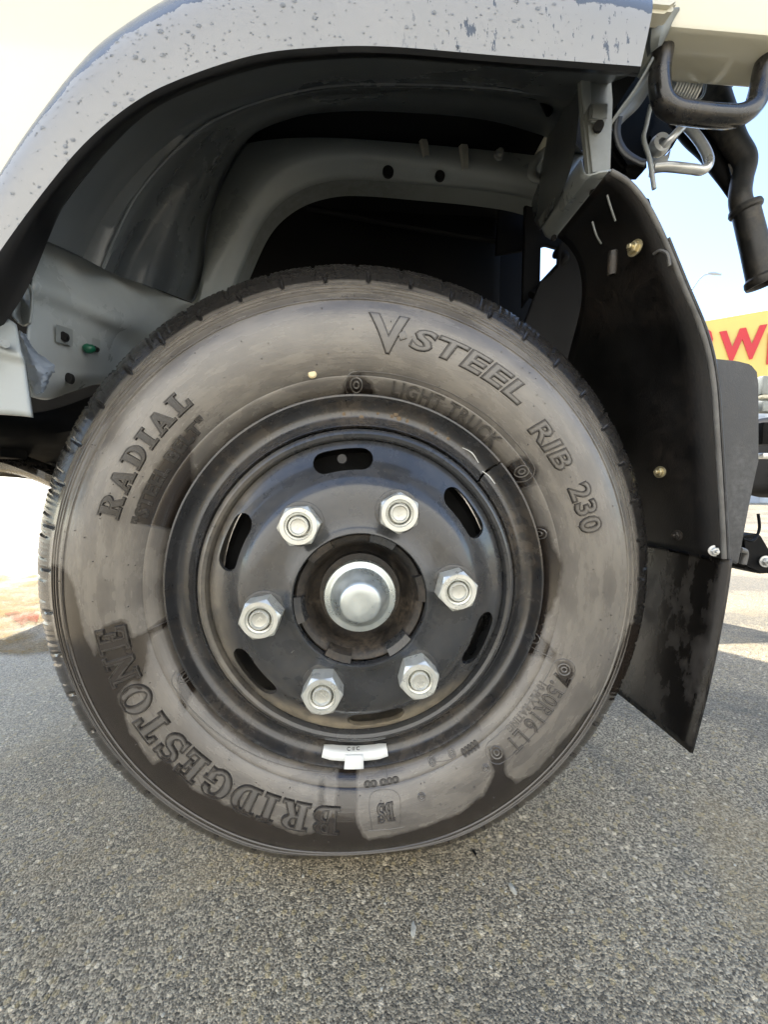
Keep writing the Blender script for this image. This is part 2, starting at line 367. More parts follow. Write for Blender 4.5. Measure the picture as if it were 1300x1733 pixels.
for i, (r, y) in enumerate(PROF):
    rr = np.full(NA, r); yy = np.full(NA, y)
    if 36 <= i <= 40:                                   # shoulder notches
        d = np.where(ph < 2, {36: .0006, 37: .0026, 38: .0038, 39: .0036, 40: .002}[i], 0.0)
        rr = rr-d*.35; yy = yy+d
    if 39 <= i <= 46:                                   # sipes and lateral grooves of the outer rib
        d = np.where(np.isin(ph2, (3, 6, 9, 14, 17, 20)), .0009, 0.0)+np.where((ph2 == 11) | (ph2 == 12), .0028, 0.0)+np.where((ph2 == 0) & (i < 44), .0022, 0)
        rr = rr-d
    if 49 < i < 56: rr = rr-np.where(np.isin(ph2, (2, 8, 14, 20)), .003, 0.0)
    V.append(tyre_pt(rr, th, 0.0, yy)); Rr.append(rr)
V = np.concatenate(V); K = len(PROF)
F = [(i*NA+j, i*NA+(j+1) % NA, (i+1)*NA+(j+1) % NA, (i+1)*NA+j) for i in range(K-1) for j in range(NA)]
uv = np.stack([np.tile(np.abs(2*np.arange(NA)/NA-1), K)*5, np.repeat(PR, NA)], 1)
tyre = mesh('tyre', V, F, RUBBER, truck, sharp=38, uv=uv, label='worn black rubber tyre with raised lettering and wet streaks')
# wet areas, outlined on the sidewall
WETPX = [
 [(100, 960), (128, 985), (150, 1075), (165, 1105), (178, 1060), (200, 1052), (212, 1046), (224, 1080), (240, 1074), (282, 1044), (288, 1066), (246, 1078), (247, 1120), (241, 1160), (224, 1152), (206, 1172), (222, 1230), (262, 1290), (285, 1275), (330, 1330), (380, 1352), (440, 1377), (510, 1405), (533, 1398), (540, 1330), (548, 1330), (552, 1385), (566, 1372), (574, 1290), (606, 1290), (604, 1385), (622, 1408), (650, 1405), (720, 1390), (780, 1368), (818, 1338), (833, 1305), (828, 1270), (852, 1262), (856, 1306), (872, 1320), (912, 1298), (960, 1238), (1000, 1196), (1032, 1155), (1075, 1060), (1180, 1100), (1100, 1500), (600, 1600), (100, 1500), (0, 1100), (60, 960)],
 [(225, 885), (240, 830), (265, 790), (300, 742), (330, 716), (334, 735), (318, 760), (312, 830), (296, 868), (284, 912), (262, 895)],
 [(912, 900), (935, 893), (946, 930), (958, 960), (951, 1010), (936, 1050), (927, 1085), (945, 1108), (936, 1122), (890, 1116), (880, 1140), (870, 1110)],
 [(866, 790), (882, 772), (898, 772), (914, 796), (904, 830), (884, 824)],
 [(545, 672), (580, 655), (590, 632), (612, 626), (640, 662), (600, 680)],
 [(286, 1150), (306, 1140), (322, 1160), (318, 1185), (308, 1212), (294, 1180)],
 [(945, 1120), (965, 1118), (968, 1140), (957, 1162), (946, 1145)]]
def sdist(P, poly):
    poly = np.asarray(poly); n = len(poly); D = np.full(len(P), 1e9); ins = np.zeros(len(P), bool)
    for i in range(n):
        a = poly[i]; b = poly[(i+1) % n]; ab = b-a
        t = np.clip(((P-a)@ab)/(ab@ab+1e-12), 0, 1); q = a+t[:, None]*ab
        D = np.minimum(D, np.hypot(*(P-q).T))
        cr = (a[1] > P[:, 1]) != (b[1] > P[:, 1])
        xx = a[0]+(P[:, 1]-a[1])*(b[0]-a[0])/((b[1]-a[1]) if abs(b[1]-a[1]) > 1e-12 else 1e-12)
        ins ^= cr & (P[:, 0] < xx)
    return np.where(ins, -D, D)
def set_wet(o, V, bias=0.0):
    P2 = V[:, [0, 2]]; S = np.full(len(P2), 1.0)
    for poly in WETPX:
        S = np.minimum(S, sdist(P2, [W(x, y, -.02)[[0, 2]] for x, y in poly]))
    at = o.data.attributes.new('wet', 'FLOAT', 'POINT'); at.data.foreach_set('value', np.clip(.5-(S-bias)/.03, 0, 1).astype(np.float32))
set_wet(tyre, V)

# ---------- lettering moulded on the sidewall
def polar(px, py, y=-.023):
    p = W(px, py, y); return math.hypot(p[0], p[2]-ZC), math.atan2(p[2]-ZC, p[0])
def arc(cx, cy, rx, ry, a0, a1, n=8):
    return [(cx+rx*math.cos(math.radians(a0+(a1-a0)*i/n)), cy+ry*math.sin(math.radians(a0+(a1-a0)*i/n))) for i in range(n+1)]
S_ = .09
GL = {
 'I': (.44, [[(0, 0), (.44, 0), (.44, S_), (.33, S_), (.33, 1-S_), (.44, 1-S_), (.44, 1), (0, 1), (0, 1-S_), (.11, 1-S_), (.11, S_), (0, S_)]]),
 'L': (.68, [[(0, 0), (.68, 0), (.68, .33), (.59, .33), (.53, S_), (.33, S_), (.33, 1-S_), (.46, 1-S_), (.46, 1), (0, 1), (0, 1-S_), (.11, 1-S_), (.11, S_), (0, S_)]]),
 'E': (.68, [[(0, 0), (.68, 0), (.68, .3), (.59, .3), (.53, S_), (.33, S_), (.33, .45), (.42, .45), (.44, .34), (.52, .34), (.52, .68), (.44, .68), (.42, .56), (.33, .56), (.33, 1-S_), (.53, 1-S_), (.57, .74), (.66, .74), (.66, 1), (0, 1), (0, 1-S_), (.11, 1-S_), (.11, S_), (0, S_)]]),
 'T': (.74, [[(.16, 0), (.58, 0), (.58, S_), (.48, S_), (.48, 1-S_), (.60, 1-S_), (.65, .70), (.74, .70), (.74, 1), (0, 1), (0, .70), (.09, .70), (.14, 1-S_), (.26, 1-S_), (.26, S_), (.16, S_)]]),
 'N': (.80, [[(0, 0), (.30, 0), (.30, S_), (.20, S_), (.20, .68), (.58, 0), (.70, 0), (.70, 1-S_), (.80, 1-S_), (.80, 1), (.50, 1), (.50, 1-S_), (.60, 1-S_), (.60, .38), (.26, 1), (0, 1), (0, 1-S_), (.10, 1-S_), (.10, S_), (0, S_)]]),
 'A': (.86, [[(0, 0), (.32, 0), (.32, S_), (.23, S_), (.275, .24), (.52, .24), (.56, S_), (.46, S_), (.46, 0), (.86, 0), (.86, S_), (.79, S_), (.52, 1), (.33, 1), (.09, S_), (0, S_)], [(.30, .35), (.49, .35), (.40, .72)]]),
 'D': (.78, [[(0, 0)]+arc(.38, .5, .40, .5, -90, 90, 12)+[(0, 1), (0, 1-S_), (.11, 1-S_), (.11, S_), (0, S_)], [(.33, S_+.02)]+arc(.36, .5, .20, .39, -90, 90, 10)+[(.33, .89)]]),
 'O': (.82, [arc(.41, .5, .41, .53, 0, 345, 23), arc(.41, .5, .19, .42, 0, 345, 23)]),
 'R': (.86, [[(0, 0), (.44, 0), (.44, S_), (.33, S_), (.33, .43), (.40, .43), (.58, 0), (.86, 0), (.86, S_), (.78, S_), (.60, .47)]+arc(.46, .735, .29, .265, -55, 90, 8)+[(0, 1), (0, 1-S_), (.11, 1-S_), (.11, S_), (0, S_)], [(.33, .54)]+arc(.42, .725, .12, .185, -90, 90, 7)+[(.33, .91)]]),
 'B': (.78, [[(0, 0)]+arc(.46, .285, .32, .285, -90, 62, 8)+arc(.43, .755, .29, .245, -50, 90, 8)+[(0, 1), (0, 1-S_), (.11, 1-S_), (.11, S_), (0, S_)], [(.33, S_+.01)]+arc(.41, .285, .14, .185, -90, 90, 6)+[(.33, .47)], [(.33, .57)]+arc(.39, .74, .12, .17, -90, 90, 6)+[(.33, .91)]]),
 'G': (.84, [arc(.42, .5, .42, .53, 42, 318, 16)+[(.73, .06), (.80, .06), (.80, .40), (.86, .40), (.86, .49), (.50, .49), (.50, .40), (.60, .40), (.60, .18)]+arc(.42, .5, .19, .41, 305, 55, 14)+[(.58, .68), (.74, .68), (.74, .84)]]),
 'S': (.66, [[(.0, .0), (.09, .0), (.12, .06)]+arc(.33, .285, .33, .31, -120, 60, 9)+arc(.30, .74, .12, .15, 240, 60, 7)+[(.50, .84), (.54, .68), (.62, .68), (.62, 1.0), (.55, 1.0), (.52, .95)]+arc(.31, .73, .31, .30, 62, 235, 9)+arc(.30, .27, .16, .17, 55, -120, 7)+[(.12, .16), (.08, .34), (.0, .34)]]),
}
def curve_mesh(cu):
    o = bpy.data.objects.new('tmp', cu); COL.objects.link(o); dg = bpy.context.evaluated_depsgraph_get()
    me = bpy.data.meshes.new_from_object(o.evaluated_get(dg)); bpy.data.objects.remove(o)
    V = np.empty(len(me.vertices)*3); me.vertices.foreach_get('co', V); V = V.reshape(-1, 3)
    F = [tuple(p.vertices) for p in me.polygons]; bpy.data.meshes.remove(me); return V, F
def text_geo(txt, ridge, extr=.02, serif=False, space=1.0, shear=0.0, bevel=.012, fill=True, bold=0.0, fine=False):
    """letter outlines of height about 1: low raised body with a ridge along the outline"""
    Vs = []; Fs = []; nv = 0; Mi = []
    for mode in (('fill', 'ridge') if (ridge and fill) else (('ridge',) if ridge else ('fill',))):
        if serif:
            cu = bpy.data.curves.new('g', 'CURVE'); cu.dimensions = '2D'; x = 0
            for ch in txt:
                if ch == ' ': x += .45; continue
                wd, cs = GL[ch]
                for c in cs:
                    sp = cu.splines.new('POLY'); sp.points.add(len(c)-1); sp.use_cyclic_u = True
                    for k, (a, b) in enumerate(c): sp.points[k].co = (x+a+shear*b, b, 0, 1)
                x += wd+.13*space
        else:
            cu = bpy.data.curves.new('g', 'FONT'); cu.body = txt; cu.size = 1.38; cu.space_character = space; cu.shear = shear; cu.resolution_u = 3; cu.offset = bold
        if mode == 'fill': cu.fill_mode = 'FRONT' if not serif else 'FRONT'; cu.extrude = extr; cu.bevel_depth = bevel; cu.bevel_resolution = 1; cu.offset = bold-bevel if not serif else -bevel
        else: cu.fill_mode = 'FULL' if False else 'NONE'; cu.extrude = 0; cu.bevel_depth = ridge; cu.bevel_resolution = 1
        v, f = curve_mesh(cu); bpy.data.curves.remove(cu)
        Vs.append(v); Fs += [tuple(i+nv for i in q) for q in f]; nv += len(v); Mi += [1 if mode == 'ridge' else 0]*len(f)
    V = np.concatenate(Vs)
    V[:, 0] -= V[:, 0].min()
    if fine:
        me = bpy.data.meshes.new('t'); me.from_pydata(V.tolist(), [], Fs); me.materials.append(None); me.materials.append(None); me.polygons.foreach_set('material_index', Mi); bm = bmesh.new(); bm.from_mesh(me)
        for k in range(1, 10): bmesh.ops.bisect_plane(bm, geom=bm.verts[:]+bm.edges[:]+bm.faces[:], plane_co=(0, k*.1, 0), plane_no=(0, 1, 0), dist=1e-6)
        for k in range(1, int(V[:, 0].max()/.3)+1): bmesh.ops.bisect_plane(bm, geom=bm.verts[:]+bm.edges[:]+bm.faces[:], plane_co=(k*.3, 0, 0), plane_no=(1, 0, 0), dist=1e-6)
        bm.to_mesh(me); bm.free()
        V = np.array([v.co[:] for v in me.vertices]); Fs = [tuple(p.vertices) for p in me.polygons]; text_geo.mi = [p.material_index for p in me.polygons]; bpy.data.meshes.remove(me)
    return V, Fs
def lettering(txt, p0, p1, h_in, h_out, mat=None, depth=.0018, ridge=.05, serif=False, space=1.0, shear=0.0, fill=True, bold=0.0, y=-.023, surf=True, plane_y=0.0, parent=None, name='lettering', cc=None):
    """p0, p1: pixels at the middle of the first and last letter; h_in, h_out: a pixel on the foot and on the head line"""
    V, F = text_geo(txt, ridge, serif=serif, space=space, shear=shear, fill=fill, bold=bold, fine=True)
    r_in = polar(*h_in, y)[0]; r_out = polar(*h_out, y)[0]; a0 = polar(*p0, y)[1]; a1 = polar(*p1, y)[1]
    if a1 > a0: a1 -= 2*PI
    H = np.percentile(V[:, 1], 99.0); wd = V[:, 0].max()
    r = r_in+(r_out-r_in)*V[:, 1]/H; t = a0+(a1-a0)*V[:, 0]/wd
    zz = V[:, 2]; zz = zz/np.abs(zz).max()*depth
    if surf:
        P = tyre_pt(r, t, zz)
    else: P = np.stack([r*np.cos(t), plane_y-zz, ZC+r*np.sin(t)], -1)
    o = mesh(name, P, F, mat or LETTER, parent or tyre, sharp=30, fixn=False)
    if surf:
        set_wet(o, P, .004)
        if fill and (not mat or serif): o.data.materials.append(LETTERSHADE); o.data.polygons.foreach_set('material_index', text_geo.mi)
    return o
lettering('V', (622, 562), (690, 565), (652, 594), (652, 532), ridge=.035, shear=-.05, bold=.03)
lettering('STEEL', (694, 570), (876, 690), (700, 590), (720, 560), ridge=.045, shear=.18, bold=.03, space=1.1)
box('lettering', tyre_pt(*polar(681, 570), .0004), (.008, .0022, .008), LETTER, tyre, bev=.0006, rot=(-.3, 'Y'))
lettering('RIB', (897, 722), (962, 790), (915, 752), (935, 728), ridge=.05, shear=.15, bold=.03, space=1.1)
lettering('230', (970, 822), (1000, 902), (978, 870), (1012, 870), ridge=.05, bold=.03, space=1.1)
lettering('LIGHT TRUCK', (664, 656), (850, 752), (760, 693), (768, 674), ridge=.06, fill=False, space=1.15)
lettering('7.50R16 LT', (961, 1146), (868, 1272), (912, 1195), (932, 1208), ridge=.06, fill=False, space=1.1)
lettering('10 PLY RATING', (925, 1160), (862, 1240), (896, 1195), (904, 1202), ridge=.07, fill=False, space=1.05, depth=.0006)
lettering('RADIAL', (190, 878), (328, 684), (240, 788), (212, 768), mat=LETTERD, ridge=.045, serif=True, depth=.0023, space=1.3)
lettering('"STEEL BELT"', (232, 890), (340, 706), (277, 802), (261, 790), mat=LETTERD, ridge=.07, fill=True, space=1.1, depth=.0008, bold=.01)
lettering('BRIDGESTONE', (576, 1378), (176, 1062), (352, 1290), (326, 1324), ridge=.045, serif=True, depth=.0023, space=1.25)
lettering('BS', (668, 1375), (638, 1375), (655, 1362), (655, 1388), ridge=.07, serif=True, depth=.0008)
lettering('IOHTS', (211, 1118), (208, 1058), (216, 1090), (204, 1090), ridge=.1, depth=.0007, fill=False)
lettering('ONIEBYCHO880', (938, 938), (912, 1098), (932, 1010), (943, 1010), ridge=.08, depth=.0007, fill=False, space=1.1)
lettering('000 00', (678, 1334), (616, 1342), (648, 1333), (648, 1341), ridge=.1, depth=.0008, fill=True)
lettering('00000', (818, 1272), (786, 1286), (800, 1272), (804, 1282), ridge=.1, depth=.0008, fill=True)
def surf_tube(pts_px, rad, name='moulded_line', y=-.023, k=60, cyc=False):
    q = [polar(a, b, y) for a, b in pts_px]
    r = np.array([a for a, b in q]); t = np.unwrap(np.array([b for a, b in q]))
    Q = resample(np.stack([r, t*.28], 1), k); P = tyre_pt(Q[:, 0], Q[:, 1]/.28, .0)
    return tube(name, P, rad, LETTER, tyre, n=6, k=0)
def pill(c0, c1, half, steps=24, rad=.0006):
    r0, a0 = polar(*c0); r1, a1 = polar(*c1)
    if a1 > a0: a1 -= 2*PI
    T = np.linspace(a0, a1, steps); R = np.linspace(r0, r1, steps); L = []
    for s_, tt, rr in ((1, T, R), (-1, T[::-1], R[::-1])):
        L += list(zip(rr+s_*half, tt))
        ce = (rr[-1], tt[-1])
        for b in np.linspace(0, PI, 9)[1:-1]:
            L.append((ce[0]+s_*half*math.cos(b), ce[1]-s_*half*math.sin(b)/ce[0]))
    L.append(L[0]); L = np.array(L)
    P = tyre_pt(L[:, 0], L[:, 1], 0.0)
    return tube('moulded_line', P, rad, LETTER, tyre, n=6, k=0)
pill((603, 645), (893, 797), .0125)
pill((956, 1134), (842, 1276), .0125)
pill((557, 1312), (299, 1160), .0115)
def rosette(px, py, R=.0065):
    r, a = polar(px, py); V = []; F = []
    for (rr, rad) in ((R, .0009), (R*.45, .0010)):
        T = np.linspace(0, 2*PI, 25); P = tyre_pt(r+rr*np.cos(T), a+rr*np.sin(T)/r, .0002)
        v, f = tube('x', P, rad, 'RAW', n=6, k=0); F += [tuple(i+len(V) for i in q) for q in f]; V += list(v)
    mesh('moulded_emblem', V, F, LETTER, tyre)
for p in ((603, 645), (893, 797), (956, 1134), (842, 1276), (557, 1312), (299, 1160), (928, 908), (917, 1092)): rosette(*p)
for p in ((886, 1154), (848, 1203), (736, 1304), (770, 1289), (823, 1300), (714, 1350)): rosette(*p, R=.0038)
surf_tube([(630, 1402), (628, 1352), (674, 1348), (676, 1395)], .0005); surf_tube([(622, 1402), (684, 1396)], .0005)
for a, b in (((270, 1062), (246, 1070)), ((806, 1232), (822, 1252)), ((884, 836), (915, 818)), ((908, 1106), (940, 1118)), ((238, 890), (278, 905)), ((655, 1310), (657, 1340)), ((737, 1305), (770, 1296))):
    surf_tube([a, b], .0005, k=8)
# vent spews: hair-fine rubber nibs
V = []; F = []
for i in range(150):
    r = random.choice((.246, .252, .262, .272, .284, .296, .309, .323, .327)); a = random.random()*2*PI
    p = tyre_pt(r, a, 0.0); L = random.uniform(.0008, .0022); q = p+np.array([random.gauss(0, .0006), -L, random.gauss(0, .0006)])
    v, f = tube('x', [p+np.array([0, .001, 0]), q], [.0006, .0005], 'RAW', n=5, k=0); F += [tuple(k+len(V) for k in g) for g in f]; V += list(v)
mesh('vent_nibs', V, F, LETTER, tyre, kind='stuff')
r, a = polar(527, 629); p = tyre_pt(r, a, .0004)
revolve('paint_dot', [(0.0001, -.0006), (.0038, -.0004), (.0050, .0012)], YDOT, tyre, N=20, c=tuple(p), label='small pale yellow paint dot on the tyre')
p0 = W(236, 1322, .03)
tube('rubber_hair', [W(241, 1318, .03), W(236, 1330, .022), W(233, 1341, .018)], .0011, LETTER, tyre, n=6, k=10)

# ---------- rim, disc, hub
disc_prof = [(.1690, -.0100), (.1640, -.0150), (.1580, -.0185), (.1500, -.0235), (.1420, -.0300), (.1350, -.0370), (.1290, -.0435), (.1230, -.0485), (.1170, -.0515), (.110, -.0530), (.100, -.0535), (.088, -.0538), (.080, -.0548), (.0755, -.0568), (.0722, -.0590), (.0700, -.0595), (.0690, -.0580),
             (.0690, -.048), (.080, -.0445), (.110, -.0440), (.118, -.0425), (.126, -.0370), (.134, -.029), (.142, -.022), (.150, -.0160), (.158, -.0110), (.1640, -.0070), (.1690, -.0020)]
rim = revolve('wheel_disc', disc_prof, RIM, truck, N=240, closed=True, label='black painted steel wheel disc with slotted holes')
def bore_cut(o, cutters):
    for c in cutters:
        md = o.modifiers.new('cut', 'BOOLEAN'); md.object = c; md.operation = 'DIFFERENCE'; md.solver = 'EXACT'
    dg = bpy.context.evaluated_depsgraph_get(); me = bpy.data.meshes.new_from_object(o.evaluated_get(dg))
    o.modifiers.clear(); o.data = me
    for c in cutters: bpy.data.objects.remove(c)
    me.polygons.foreach_set('use_smooth', [True]*len(me.polygons)); me.set_sharp_from_angle(angle=math.radians(32))
cut = []
for k in range(6):
    a = math.radians(97-60*k); rc = .1475; R = .0125; hl = .0205/rc; ring = []
    for b in np.linspace(-PI/2, PI/2, 9): ring.append((rc+R*math.sin(b), -hl-R*math.cos(b)/rc))
    for b in np.linspace(-hl, hl, 9)[1:-1]: ring.append((rc+R, b))
    for b in np.linspace(PI/2, -PI/2, 9): ring.append((rc+R*math.sin(b), hl+R*math.cos(b)/rc))
    for b in np.linspace(hl, -hl, 9)[1:-1]: ring.append((rc-R, b))
    Vc = [(q[0]*math.cos(a+q[1]), yy, ZC+q[0]*math.sin(a+q[1])) for yy in (-.08, .03) for q in ring]; n = len(ring)
    Fc = [tuple(range(n)), tuple(range(2*n-1, n-1, -1))]+[(i, (i+1) % n, n+(i+1) % n, n+i) for i in range(n)]
    cut.append(mesh('cutter', Vc, Fc, None, None, smooth=False))
bore_cut(rim, cut)
# rim gutter and barrel behind the disc
revolve('rim_gutter', [(.1685, .010), (.1690, -.004), (.1700, -.0120), (.1720, -.0160), (.1755, -.0175), (.1790, -.0160), (.1815, -.0120), (.1825, -.005), (.1830, .006), (.186, .010), (.186, .030), (.19, .05), (.196, .09), (.198, .15), (.19, .15), (.182, .09), (.172, .06), (.1685, .03)], RIM, rim, closed=True)
GAP = math.radians(41.5); gw = .0014/.2
revolve('side_ring', [(.1838, .0035), (.1846, -.0040), (.1862, -.0062), (.1885, -.0048), (.1905, -.0005), (.1935, .0040), (.1985, .0072), (.2045, .0080), (.2100, .0055), (.2145, .0005), (.2170, -.0050), (.2188, -.0072), (.2208, -.0070), (.2222, -.0045), (.2222, .0000), (.2200, .006), (.2140, .0125), (.205, .0150), (.192, .0135), (.186, .0095)], RING, rim, N=260, a0=GAP+gw, a1=GAP+2*PI-gw, closed=True, label='split side ring with gap at upper right')
_rp = [(.1905, -.0005), (.1935, .0040), (.1985, .0072), (.2045, .0080), (.2100, .0055), (.2145, .0005), (.2170, -.0050)]
def ring_pt(px, py):
    r, a = polar(px, py, .004); r = min(max(r, .191), .2165); return (r*math.cos(a), np.interp(r, [q[0] for q in _rp], [q[1] for q in _rp])-.0002, ZC+r*math.sin(a))
tube('paint_scratch', [ring_pt(784, 757), ring_pt(800, 766), ring_pt(812, 783)], [.0003, .0008, .0004], WEIGHT, rim, n=5, k=12)
tube('paint_scratch', [ring_pt(818, 797), ring_pt(830, 806), ring_pt(840, 819)], [.0004, .0008, .0005], WEIGHT, rim, n=5, k=12)
RUST = simple('rust_stain', (.13, .095, .06), .8, var=.4, scale=200, bump=.3)
for (a, b) in ((582, 700), (612, 706), (640, 699), (664, 704), (671, 700), (676, 708), (690, 712), (732, 726), (738, 733), (760, 742)):
    c_ = ring_pt(a, b); revolve('rust_spot', [(.0001, -.0003), (random.uniform(.0012, .0026), -.0002), (random.uniform(.0028, .0036), .0008)], RUST, rim, N=9, c=c_)
# brake drum and hub behind
revolve('brake_drum', [(.0001, .02), (.158, .022), (.1665, .03), (.1665, .12), (.0001, .12)], HOLEM, rim, N=64, label='dark brake drum behind the slots')
revolve('hub', [(.0685, -.020), (.0685, -.0470), (.0665, -.0490), (.0630, -.0480), (.0595, -.0440), (.0560, -.0360), (.0530, -.0270), (.0490, -.0215), (.0450, -.0200), (.0440, -.030), (.0300, -.030), (.001, -.030)], HUBM, rim, N=96, label='rusty dusty wheel hub around the cap')
# six raised seats round the bore
for k in range(6):
    a = math.radians(97-60*k-28); V = []
    for (r, y) in ((.0585, -.0440), (.0600, -.0520), (.0612, -.0545), (.0684, -.0565), (.0684, -.035), (.0585, -.030)):
        V += [(r*math.cos(a+b), y, ZC+r*math.sin(a+b)) for b in np.linspace(-.21, .21, 9)]
    F = [(i*9+j, i*9+j+1, ((i+1) % 6)*9+j+1, ((i+1) % 6)*9+j) for i in range(6) for j in range(8)]+[tuple(i*9 for i in range(6)), tuple(i*9+8 for i in range(6))]
    mesh('hub_pad', V, F, HUBM if k % 2 else RIM, rim, sharp=30)
revolve('hub_cap', [(.0370, -.020), (.0380, -.0390), (.0387, -.0425), (.0378, -.0452), (.0340, -.0462), (.0320, -.0462), (.0308, -.0472), (.0292, -.0515), (.0268, -.0560), (.0240, -.0600), (.0218, -.0645), (.0204, -.0676), (.0180, -.0689), (.010, -.0690), (.0001, -.0690)], CAPM, rim, N=96, sharp=50, label='silvery stepped hub cap at the wheel centre')
# lug nuts, each with its stud
AN0 = 2.2161; RN = .0988
def nut_mesh(rot):
    N = 72; A = 2*PI*np.arange(N)/N; hexr = .0182/np.cos(((A-rot) % (PI/3))-PI/6); rc = .0186
    rows = [(hexr, np.full(N, 0.0)), (hexr, -.0225+np.maximum(0, hexr-.0184)*.75+.0), (np.minimum(hexr, .0178), np.full(N, -.0236)), (np.full(N, .0138), np.full(N, -.0236)), (np.full(N, .0130), np.full(N, -.0222)), (np.full(N, .0113), np.full(N, -.0212)), (np.full(N, .0111), np.full(N, -.009)), (np.full(N, .0090), np.full(N, -.009))]
    V = []; 
    for r, y in rows: V += [(x, yy, z) for x, yy, z in zip(r*np.cos(A), y, r*np.sin(A))]
    F = [(i*N+j, i*N+(j+1) % N, (i+1)*N+(j+1) % N, (i+1)*N+j) for i in range(len(rows)-1) for j in range(N)]
    return V, F
NUTROT = [math.radians(x) for x in (5, 28, 15, 14, 0, 10)]
for k in range(6):
    a = AN0-k*PI/3; c = np.array([RN*math.cos(a), -.0535, ZC+RN*math.sin(a)])
    V, F = nut_mesh(NUTROT[k]); mesh('lug_nut', np.array(V)+c, F, ZINC, rim, sharp=24)
    revolve('washer_seat', [(.0235, .0005), (.0232, -.0010), (.0205, -.0016), (.0180, -.0012)], RIM, rim, N=40, c=tuple(c))
    st = revolve('wheel_stud', [(.0097, -.004), (.0097, -.0232), (.0088, -.0248), (.0078, -.0248), (.0068, -.0228), (.003, -.0222), (.0001, -.0222)], ZINC, rim, N=36, c=tuple(c), sharp=30)
    v, f = text_geo('F', 0, bevel=.01, bold=.02); v = v*.0062; v[:, 0] -= .002; v[:, 1] -= .003
    ca, sa = math.cos(NUTROT[k]*3+k), math.sin(NUTROT[k]*3+k)
    Q = np.stack([c[0]+v[:, 0]*ca-v[:, 1]*sa, np.full(len(v), c[1]-.0224)-v[:, 2]*1.0, c[2]+v[:, 0]*sa+v[:, 1]*ca], 1)
    mesh('stamped_letter', Q, f, ZINC, rim, fixn=False, sharp=30)
# stamps on the disc
lettering('TOPY', (484, 1112), (504, 1095), (497, 1098), (492, 1104), mat=STEEL, ridge=.1, fill=False, surf=False, plane_y=-.0536, y=-.0535, parent=rim, name='stamped_letters', depth=.0004)
# valve stem
tube('valve_stem', [(-.020, -.004, ZC+.150), (-.019, -.026, ZC+.147)], [.0045, .004], BLACK, rim, n=16, k=4)
tube('valve_cap', [(-.019, -.022, ZC+.147), (-.0187, -.034, ZC+.1465)], [.0055, .005], SEAL, rim, n=16, k=4)
# wheel weight clipped to the flange
def weight():
    pa = [polar(547, 1270, -.006), polar(655, 1268, -.006)]
    A = np.linspace(pa[0][1], pa[1][1], 17); r = .2005; V = []
    sec = [(r, .0060), (r-.0004, -.0030), (r+.0010, -.0060), (r+.0050, -.0080), (r+.0085, -.0080), (r+.0108, -.0065), (r+.0108, .0000)]
    for i, a in enumerate(A):
        e = 1-.35*max(0, abs(i-8)-6)/2
        V += [(rr_*math.cos(a), y_*e, ZC+rr_*math.sin(a)) for rr_, y_ in sec]
    n = len(sec); F = [(i*n+j, i*n+j+1, (i+1)*n+j+1, (i+1)*n+j) for i in range(16) for j in range(n-1)]+[tuple(range(n)), tuple(range(16*n, 17*n))]
    o = mesh('wheel_weight', V, F, WEIGHT, rim, sharp=45, label='whitish clip-on balance weight at the bottom of the rim')
    A2 = np.linspace(polar(584, 1280, -.006)[1], polar(615, 1280, -.006)[1], 7); V = []
    sec = [(r+.0015, -.0072), (r+.0050, -.0100), (r+.0115, -.0100), (r+.0135, -.0096), (r+.0165, -.0104), (r+.0185, -.0098), (r+.0195, -.0060), (r+.0195, .0000)]
    for a in A2: V += [(q*math.cos(a), y_, ZC+q*math.sin(a)) for q, y_ in sec]
    n = len(sec); F = [(i*n+j, i*n+j+1, (i+1)*n+j+1, (i+1)*n+j) for i in range(6) for j in range(n-1)]
    cl = mesh('weight_clip', V, F, WEIGHT, rim, sharp=45); md = cl.modifiers.new('t', 'SOLIDIFY'); md.thickness = .001
    v, f = text_geo('C II C', 0, bevel=.0, bold=.01, extr=.01); sc_ = .0045; wd = v[:, 0].max()
    pc = W(598, 1267, -.0105)
    Q = np.stack([pc[0]+(v[:, 0]-wd/2)*sc_, np.full(len(v), -.0102)-v[:, 2]*.02, pc[2]+(v[:, 1]-.5)*sc_], 1)
    mesh('stamped_letters', Q, f, BLACK, rim, fixn=False)
weight()

# ---------- fender flare and cab side
O_PX = [(-260, 760), (-130, 525), (-60, 412), (0, 326), (65, 226), (150, 116), (215, 60), (315, 0), (450, -42), (650, -60), (850, -46), (1000, -16), (1088, 4)]
L_PX = [(-190, 840), (-110, 625), (-60, 522), (0, 425), (85, 310), (150, 236), (225, 175), (300, 136), (420, 96), (520, 82), (650, 79), (850, 95), (1085, 113)]
I_PX = [(-90, 860), (-55, 690), (-20, 590), (45, 490), (105, 352), (165, 275), (245, 192), (320, 150), (430, 112), (530, 97), (650, 92), (850, 107), (1083, 122)]
fl_o = resample([W(x, y, -.052) for x, y in O_PX], 90); fl_l = resample([W(x, y, -.082) for x, y in L_PX], 90); fl_i = resample([W(x, y, -.050) for x, y in I_PX], 90)
fl_m = fl_o*.58+fl_l*.42; fl_m[:, 1] = -.078
fl_m0 = fl_o*.93+fl_l*.07; fl_m0[:, 1] = -.064
flare = loft('wheel_arch_flare', [fl_o, fl_m0, fl_m, fl_l], FLARE, truck, n=140, m=6, smooth_along=False, label='grey plastic wheel arch trim wet with rain')
fl_l2 = fl_l*.985+fl_i*.015; fl_l2[:, 1] = -.0822
loft('arch_lip', [fl_l+np.array([0, -.0003, 0]), fl_l*.9+fl_i*.1+np.array([0, .003, -.004]), fl_l*.4+fl_i*.6+np.array([0, .006, 0]), fl_i], SEAL, flare, n=140, m=4, smooth_along=False)
